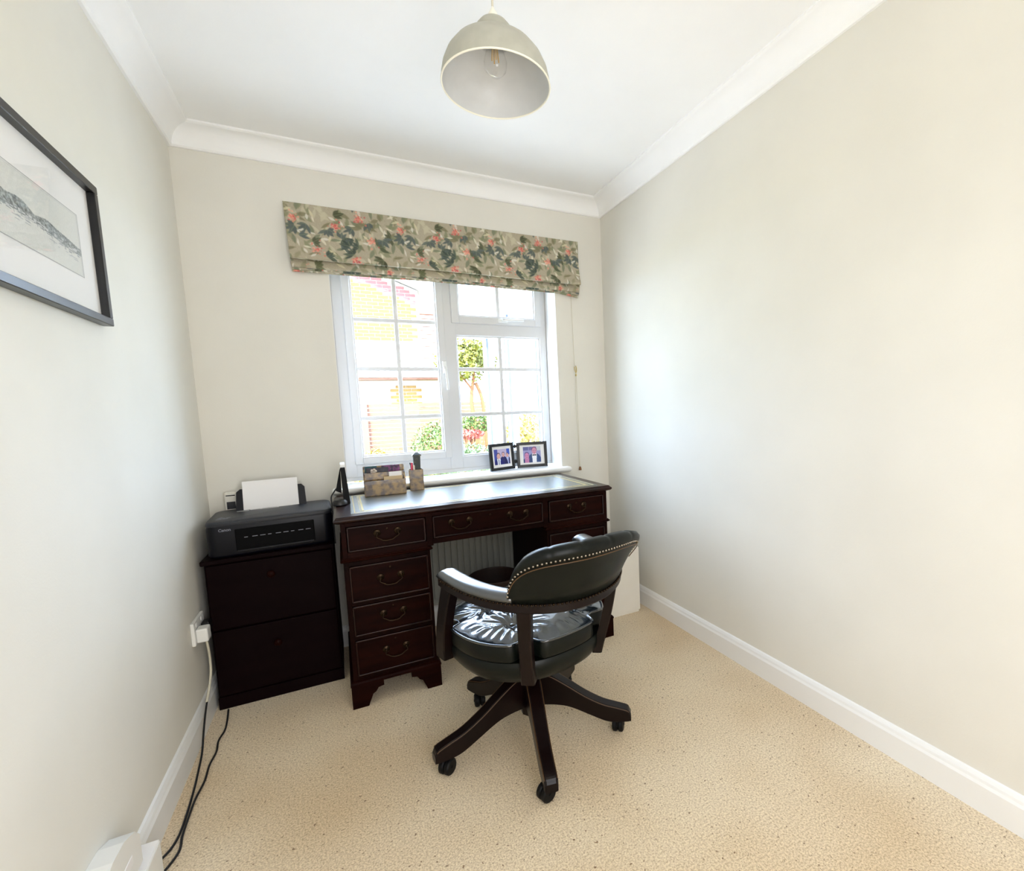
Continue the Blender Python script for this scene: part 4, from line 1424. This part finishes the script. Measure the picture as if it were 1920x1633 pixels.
# ------------------------------------------------------------------ right corner: white board-fronted box
bx = empty('storage_box', (1.845, -0.30, 0), 0, 'plain cream-white box on the carpet between the desk and the right wall', 'box')
B().box(1.722, 1.971, -0.450, -0.160, 0.012, 0.372, 0.003).build('body', M['off_white'], bx)
B().box(1.726, 1.964, -0.446, -0.165, 0.0, 0.013).build('base', M['off_white'], bx)
b = B()
b.tube(spline([(2.036, -0.30, 0.40), (2.022, -0.315, 0.34), (2.002, -0.33, 0.26), (2.018, -0.335, 0.21), (2.022, -0.33, 0.17), (1.998, -0.30, 0.135), (1.99, -0.26, 0.13)], 6), 0.0035, 8)
tag(b.build('looped_cable', M['cable_b']), 'black cable looping down the right wall beside the white box', 'cable')

# waste bin in the knee hole
wbn = empty('waste_bin', (1.185, -0.30, 0), 0, 'dark brown round waste bin under the desk in the knee hole', 'bin')
b = B(); b.lathe([(0.100, 0.0), (0.106, 0.006), (0.125, 0.300), (0.128, 0.305), (0.128, 0.315), (0.122, 0.315), (0.100, 0.010), (0.0, 0.010)], (1.185, -0.300, 0), 40)
b.build('body', M['bin'], wbn, auto=50)
b = B(); b.lathe([(0.1215, 0.312), (0.130, 0.312), (0.131, 0.318), (0.126, 0.322), (0.1215, 0.320), (0.1215, 0.312)], (1.185, -0.300, 0), 40, cap=False)
b.build('rim', M['bin'], wbn)

# ------------------------------------------------------------------ left wall: socket, plugs, cables, adaptors
so = empty('wall_socket', (0.0005, -0.405, 0.33), 0, 'white double wall socket low on the left wall beside the dark cabinet', 'socket')
B().box(0.0005, 0.012, -0.478, -0.332, 0.330, 0.416, 0.003).build('face_plate', M['white_plastic'], so)
for y_ in (-0.452, -0.380): B().box(0.011, 0.014, y_, y_ + 0.012, 0.394, 0.408, 0.001).build('switch', M['white_plastic'], so)
pl = empty('white_plug', (0.012, -0.440, 0.34), 0, 'white plug in the left wall socket with a cream cable hanging from it', 'plug')
B().box(0.0122, 0.048, -0.468, -0.418, 0.336, 0.388, 0.006, 3).build('body', M['white_plastic'], pl)
b = B()
b.tube(spline([(0.036, -0.444, 0.337), (0.038, -0.440, 0.305), (0.036, -0.425, 0.255), (0.034, -0.425, 0.20), (0.031, -0.455, 0.155), (0.026, -0.49, 0.115)], 6), 0.0042, 8)
b.build('cable', M['cable_w'], pl)
pl2 = at_center('black_plug', B().box(0.0122, 0.040, -0.392, -0.346, 0.340, 0.386, 0.006, 3), M['black'], 'black plug in the socket half nearest the cabinet', 'plug')
zf = 0.0045
b = B()
b.tube(spline([(0.027, -0.478, 0.124), (0.027, -0.52, 0.095), (0.028, -0.57, 0.055), (0.033, -0.64, 0.012), (0.040, -0.72, zf), (0.050, -0.83, zf), (0.056, -0.94, zf),
               (0.057, -1.02, zf), (0.050, -1.065, zf), (0.035, -1.10, 0.006), (0.034, -1.135, 0.020)], 8), 0.0032, 8)
tag(b.build('power_cable', M['cable_b']), 'black cable running along the left skirting up to the wall socket', 'cable')
b = B()
b.tube(spline([(0.062, -0.365, zf), (0.072, -0.45, zf), (0.076, -0.52, zf), (0.068, -0.58, zf), (0.074, -0.65, zf), (0.068, -0.72, zf), (0.071, -0.80, zf), (0.064, -0.88, zf),
               (0.064, -0.96, zf), (0.066, -1.03, zf), (0.072, -1.085, zf), (0.060, -1.13, zf), (0.048, -1.17, 0.012), (0.045, -1.215, 0.03)], 8), 0.0032, 8)
tag(b.build('printer_cable', M['cable_b']), 'wavy black cable on the carpet emerging from under the dark cabinet', 'cable')
so2 = empty('power_adaptor', (0.0005, -1.31, 0.15), 0, 'large white plug-in adaptor with rounded top low on the left wall at bottom left', 'adaptor')
b = B()
b.prism([(y_, z) for y_, z in ((-1.40, 0.112), (-1.222, 0.112), (-1.222, 0.180), (-1.245, 0.205), (-1.30, 0.225), (-1.36, 0.228), (-1.40, 0.22))], 'x', 0.0005, 0.045)
b.build('body', M['white_plastic'], so2)
B().box(0.0448, 0.0465, -1.345, -1.275, 0.150, 0.170, 0.0004, 1).build('label_panel', M['paper'], so2)
so3 = empty('cable_box', (0.04, -1.22, 0), 0, 'small white upright box on the carpet against the left skirting at the bottom edge', 'box')
B().box(0.0175, 0.058, -1.27, -1.150, 0.0, 0.100, 0.004).build('body', M['white_plastic'], so3)
B().box(0.0175, 0.056, -1.268, -1.152, 0.0995, 0.1025, 0.001).build('lid', M['paper'], so3)

# ------------------------------------------------------------------ outside: garden, fence, neighbour
GZ = -0.15
gd = B().box(-14, 22, 0.31, 40, GZ - 0.2, GZ)
structure('ground', gd, M['grass'])

house = empty('neighbour_house', (1.6, 9.0, GZ), 0, 'yellow brick gabled house beyond the garden with a white garage door', 'house')
verge = lambda x: 4.151 - 0.373 * (x - 0.976) + 0.30
b = B()
b.prism([(-3.0, GZ), (3.0, GZ), (3.0, 3.45), (2.33, 3.45), (2.33, verge(2.33) - 0.03), (0.6, verge(0.6) - 0.03), (-1.2, verge(-0.2)), (-3.0, 3.9)], 'y', 9.0, 12.5)
wallo = b.build('brick_wall', M['mortar'], house)
b = B()      # roof plane above the verge, overhanging towards the garden
b.prism([(-0.6, verge(-0.6)), (2.62, verge(2.62)), (2.62, verge(2.62) + 0.16), (-0.6, verge(-0.6) + 0.16)], 'y', 8.72, 12.6)
b.build('roof', M['roof'], house)
b = B()
b.prism([(-0.6, verge(-0.6) - 0.02), (2.60, verge(2.60) - 0.02), (2.60, verge(2.60) + 0.14), (-0.6, verge(-0.6) + 0.14)], 'y', 8.69, 8.72)
b.box(2.30, 2.66, 8.70, 9.0, 3.50, 3.76).box(2.3, 3.6, 8.72, 8.80, 3.40, 3.56)
b.build('barge_board', M['fascia'], house)
# bricks one by one where the window shows them
me_b = None
brick_list = []
bw_, bh_, cz = 0.215, 0.065, 0.075
row = 0
z = 1.30
while z < 4.3:
    offx = 0.1125 if row % 2 else 0.0
    x = 0.82 + offx
    while x < 2.32 - 0.12:
        x1 = x + bw_
        zt = z + bh_
        ok = zt < verge(x1) - 0.04 and x1 < 2.31
        if 1.88 < zt + 0.01 and z < 2.26: ok = False          # flat roof edge band
        if 2.30 < zt and z < 2.76: ok = False                 # lean-to tiles
        if x < 1.60 and z < 1.80: ok = False                  # garage door
        if ok: brick_list.append((x, z))
        x += 0.225
    row += 1
    z += cz
proto = None
mats = (M['brick'], M['brick_shaded'])
pm = {}
for n_, (x, z) in enumerate(brick_list):
    red = z > verge(x + 0.1) - 0.42  # courses under the verge take the overhang's shade as colour
    key = 1 if red else 0
    if key not in pm:
        o = B().box(-bw_ / 2, bw_ / 2, -0.012, 0.02, -bh_ / 2, bh_ / 2, 0.004, 1).build('brick', mats[key])
        pm[key] = o
    else:
        o = pm[key].copy()
        COL.objects.link(o)
    o.parent = wallo
    inv = wmat(house).inverted() @ Vector((x + bw_ / 2, 9.0 - 0.002 * (n_ % 3), z + bh_ / 2))
    o.location = inv
B().box(2.33, 3.0, 8.985, 8.998, 2.26, 3.42).build('joint_shade', M['fence'], house)  # brown seen through the gaps stands for shadow in the board joints
for k in range(13):       # weatherboards right of the brick
    z0 = 2.26 + k * 0.088
    b = B()
    b.prism([(8.955, z0), (8.984, z0), (8.984, z0 + 0.070), (8.970, z0 + 0.070)], 'x', 2.33, 3.0)
    b.build('weatherboard', M['tile_board'], house)
for k in range(4):        # courses of the lean-to roof tiles
    z0 = 2.28 + k * 0.115
    b = B()
    vs_, fs_ = [], []
    n = 60
    for i in range(n + 1):
        x = 0.6 + (2.12 - 0.6) * i / n
        wv = 0.012 * math.sin(i / n * 2 * PI * 7)
        for (y_, zz_) in ((8.62 + k * 0.09, z0 + wv), (8.75 + k * 0.09, z0 + 0.135 + wv), (8.75 + k * 0.09, z0 + 0.10), (8.62 + k * 0.09, z0 - 0.03 + wv)):
            vs_.append((x, y_, zz_))
    for i in range(n):
        for q in range(4):
            fs_.append((i * 4 + q, i * 4 + (q + 1) % 4, i * 4 + 4 + (q + 1) % 4, i * 4 + 4 + q))
    b.add(vs_, fs_, True)
    b.build('tile_course', M['lean_tile'], house)
B().box(0.4, 3.2, 8.55, 9.0, 1.965, 2.25, 0.01).build('flat_roof_edge', M['fascia'], house)
B().box(0.4, 3.2, 8.60, 9.0, 1.925, 1.962).build('soffit_board', M['fence'], house)
gdoor = B().box(0.60, 1.56, 8.955, 8.99, GZ, 1.765, 0.005).build('garage_door', M['fascia'], house)
for k in range(3): B().box(0.62, 1.54, 8.945, 8.957, 0.2 + k * 0.5, 0.2 + k * 0.5 + 0.44, 0.006).build('door_panel', M['fascia'], gdoor)

fence = empty('garden_fence', (2.0, 7.0, GZ), 0, 'low brown slatted garden fence in front of the brick house', 'fence')
b0 = None
for k in range(20):
    z0 = 1.30 - k * 0.074
    if z0 < GZ: break
    b = B()
    vs_, fs_ = [], []
    n = 14
    for i in range(n + 1):
        x = 0.70 + 2.6 * i / n
        y_ = 7.0 + 0.008 * (1 if (i + k) % 4 < 2 else -1)
        for (dy, dz) in ((-0.006, 0), (0.006, 0.003), (0.006, 0.068), (-0.012, 0.068)):
            vs_.append((x, y_ + dy, z0 + dz + 0.006 * math.sin(i * 0.9 + k)))
    for i in range(n):
        for q in range(4):
            fs_.append((i * 4 + q, i * 4 + (q + 1) % 4, i * 4 + 4 + (q + 1) % 4, i * 4 + 4 + q))
    fs_ += [(3, 2, 1, 0), tuple(n * 4 + q for q in range(4))]
    b.add(vs_, fs_)
    b.build('slat', M['fence'], fence)
for x in (0.91, 2.45): B().box(x, x + 0.10, 6.90, 6.98, GZ, 1.44, 0.01).build('post', M['fence'], fence)
b = B().box(-4.0, 6.0, 0.31, 3.4, GZ, GZ + 0.02)  # unseen pale ground, added to bounce neutral light up to the ceiling
b.build('bounce_strip', M['bounce_ground'])['kind'] = 'structure'

def foliage(b, c, rad, n, size, rs, shell=0.5):
    for _ in range(n):
        d = rs.normal(0, 1, 3); d /= np.linalg.norm(d)
        rr = shell + (1 - shell) * rs.rand() ** 0.6
        p = np.array(c) + d * rr * np.array(rad)
        u = rs.normal(0, 1, 3); u /= np.linalg.norm(u)
        v = np.cross(u, d + rs.normal(0, 0.5, 3)); v /= (np.linalg.norm(v) + 1e-6)
        s_ = size * (0.6 + 0.8 * rs.rand())
        b.add([p - u * s_, p + v * s_ * 0.5, p + u * s_, p - v * s_ * 0.5], [(0, 1, 2, 3)])
rs = np.random.RandomState(11)
tree = empty('garden_tree', (2.45, 5.0, GZ), 0, 'small yellow-green garden tree with an orange forked trunk seen through the right pane', 'tree')
b = B()
b.tube(spline([(2.50, 5.0, GZ), (2.46, 5.0, 0.9), (2.42, 5.0, 1.35), (2.48, 5.0, 1.75), (2.46, 5.0, 2.0)], 5), [0.045 - 0.0014 * i for i in range(21)], 8)
b.tube(spline([(2.64, 5.02, GZ), (2.62, 5.02, 1.0), (2.58, 5.0, 1.4), (2.50, 5.0, 1.62)], 5), 0.028, 8)
b.tube(spline([(2.45, 5.0, 1.5), (2.28, 5.02, 1.75), (2.16, 5.0, 1.95)], 5), 0.018, 6)
b.build('trunk', M['bark'], tree)
b = B(); foliage(b, (2.36, 5.0, 1.96), (0.50, 0.40, 0.34), 2600, 0.032, rs, 0.2); foliage(b, (2.5, 5.0, 2.1), (0.3, 0.3, 0.26), 900, 0.03, rs, 0.2)
b.build('foliage', M['leaf_tree'], tree, kind='stuff')
def shrub(name, c, rad, n, size, mat, label):
    e = empty(name, (c[0], c[1], GZ), 0, label, 'shrub')
    b = B(); foliage(b, c, rad, n, size, rs, 0.55)
    b.build('foliage', M[mat], e, kind='stuff')
    b = B()
    for k in range(5):
        a = k * 2 * PI / 5
        b.tube([(c[0], c[1], GZ), (c[0] + rad[0] * 0.35 * math.cos(a), c[1] + rad[1] * 0.35 * math.sin(a), c[2])], 0.012, 6)
    b.build('stem', M['bark'], e)
shrub('rounded_shrub', (1.88, 5.1, 0.56), (0.42, 0.4, 0.50), 3200, 0.026, 'leaf_green', 'rounded bright green shrub behind the lower right pane of the left casement')
shrub('flowering_shrub', (2.10, 3.9, 0.86), (0.20, 0.16, 0.07), 450, 0.024, 'leaf_red', 'red-flowered shrub under the garden tree')
shrub('green_bush', (2.36, 4.49, 1.00), (0.30, 0.14, 0.14), 900, 0.024, 'leaf_green', 'green bush top just below the tree trunk, above the red flowers')
shrub('blue_green_shrub', (1.98, 3.3, 0.48), (0.34, 0.28, 0.30), 2400, 0.024, 'leaf_blue', 'blue-green shrub in front of the red flowers, nearest the window')
shrub('golden_shrub', (3.05, 4.2, 0.75), (0.42, 0.4, 0.42), 1600, 0.03, 'leaf_yellow', 'golden shrub seen through the glazed side of the extension')
shrub('yellow_grass_clump', (1.05, 5.4, 0.25), (0.38, 0.4, 0.42), 1800, 0.035, 'leaf_yellow', 'pale yellow grassy clump before the fence at the left')

# glazed side of the extension, right of the window
ext = empty('glazed_extension', (2.45, 3.0, GZ), 0, 'white-framed glazed side of an extension right outside the window', 'extension')
for y0, y1 in ((3.90, 4.10), (3.00, 3.10), (1.94, 2.06), (1.72, 1.78)):
    B().box(2.40, 2.50, y0, y1, GZ, 2.42, 0.006).build('post', M['upvc'], ext)
M['post_line'] = principled('blue_grey_line', rgb(52, 60, 78), 0.6)
for y_ in (3.888, 3.102, 2.984, 2.062, 1.928, 1.782): B().box(2.394, 2.42, y_, y_ + 0.014, 0.10, 2.30).build('post_line', M['post_line'], ext)  # thin blue-grey strips added along the post edges
B().box(2.41, 2.49, 1.5, 4.1, GZ, 0.10, 0.006).build('base_rail', M['upvc'], ext)
B().box(2.41, 2.49, 1.5, 4.1, 2.30, 2.42, 0.006).build('head_rail', M['upvc'], ext)
B().box(2.39, 2.40, 3.012, 3.088, 0.60, 0.74, 0.002).build('door_handle', M['chrome'], ext)
for y0, y1 in ((2.07, 2.99), (3.11, 3.89)): B().box(2.448, 2.452, y0, y1, 0.10, 2.30).build('pane', M['glass'], ext)
B().box(2.30, 3.6, 1.4, 4.3, 2.42, 2.46, 0.004).build('soffit', M['fascia'], ext)
B().box(2.28, 2.30, 1.4, 4.3, 2.40, 2.56, 0.004).build('fascia_board', M['fascia'], ext)
b = B(); b.tube([(2.24, 1.4, 2.54), (2.24, 4.3, 2.54)], 0.05, 12); b.build('gutter', M['tile_board'], ext)
b = B(); b.prism([(2.28, 2.56), (3.6, 3.05), (3.6, 3.10), (2.28, 2.62)], 'y', 1.4, 4.3); b.build('roof', M['roof'], ext)
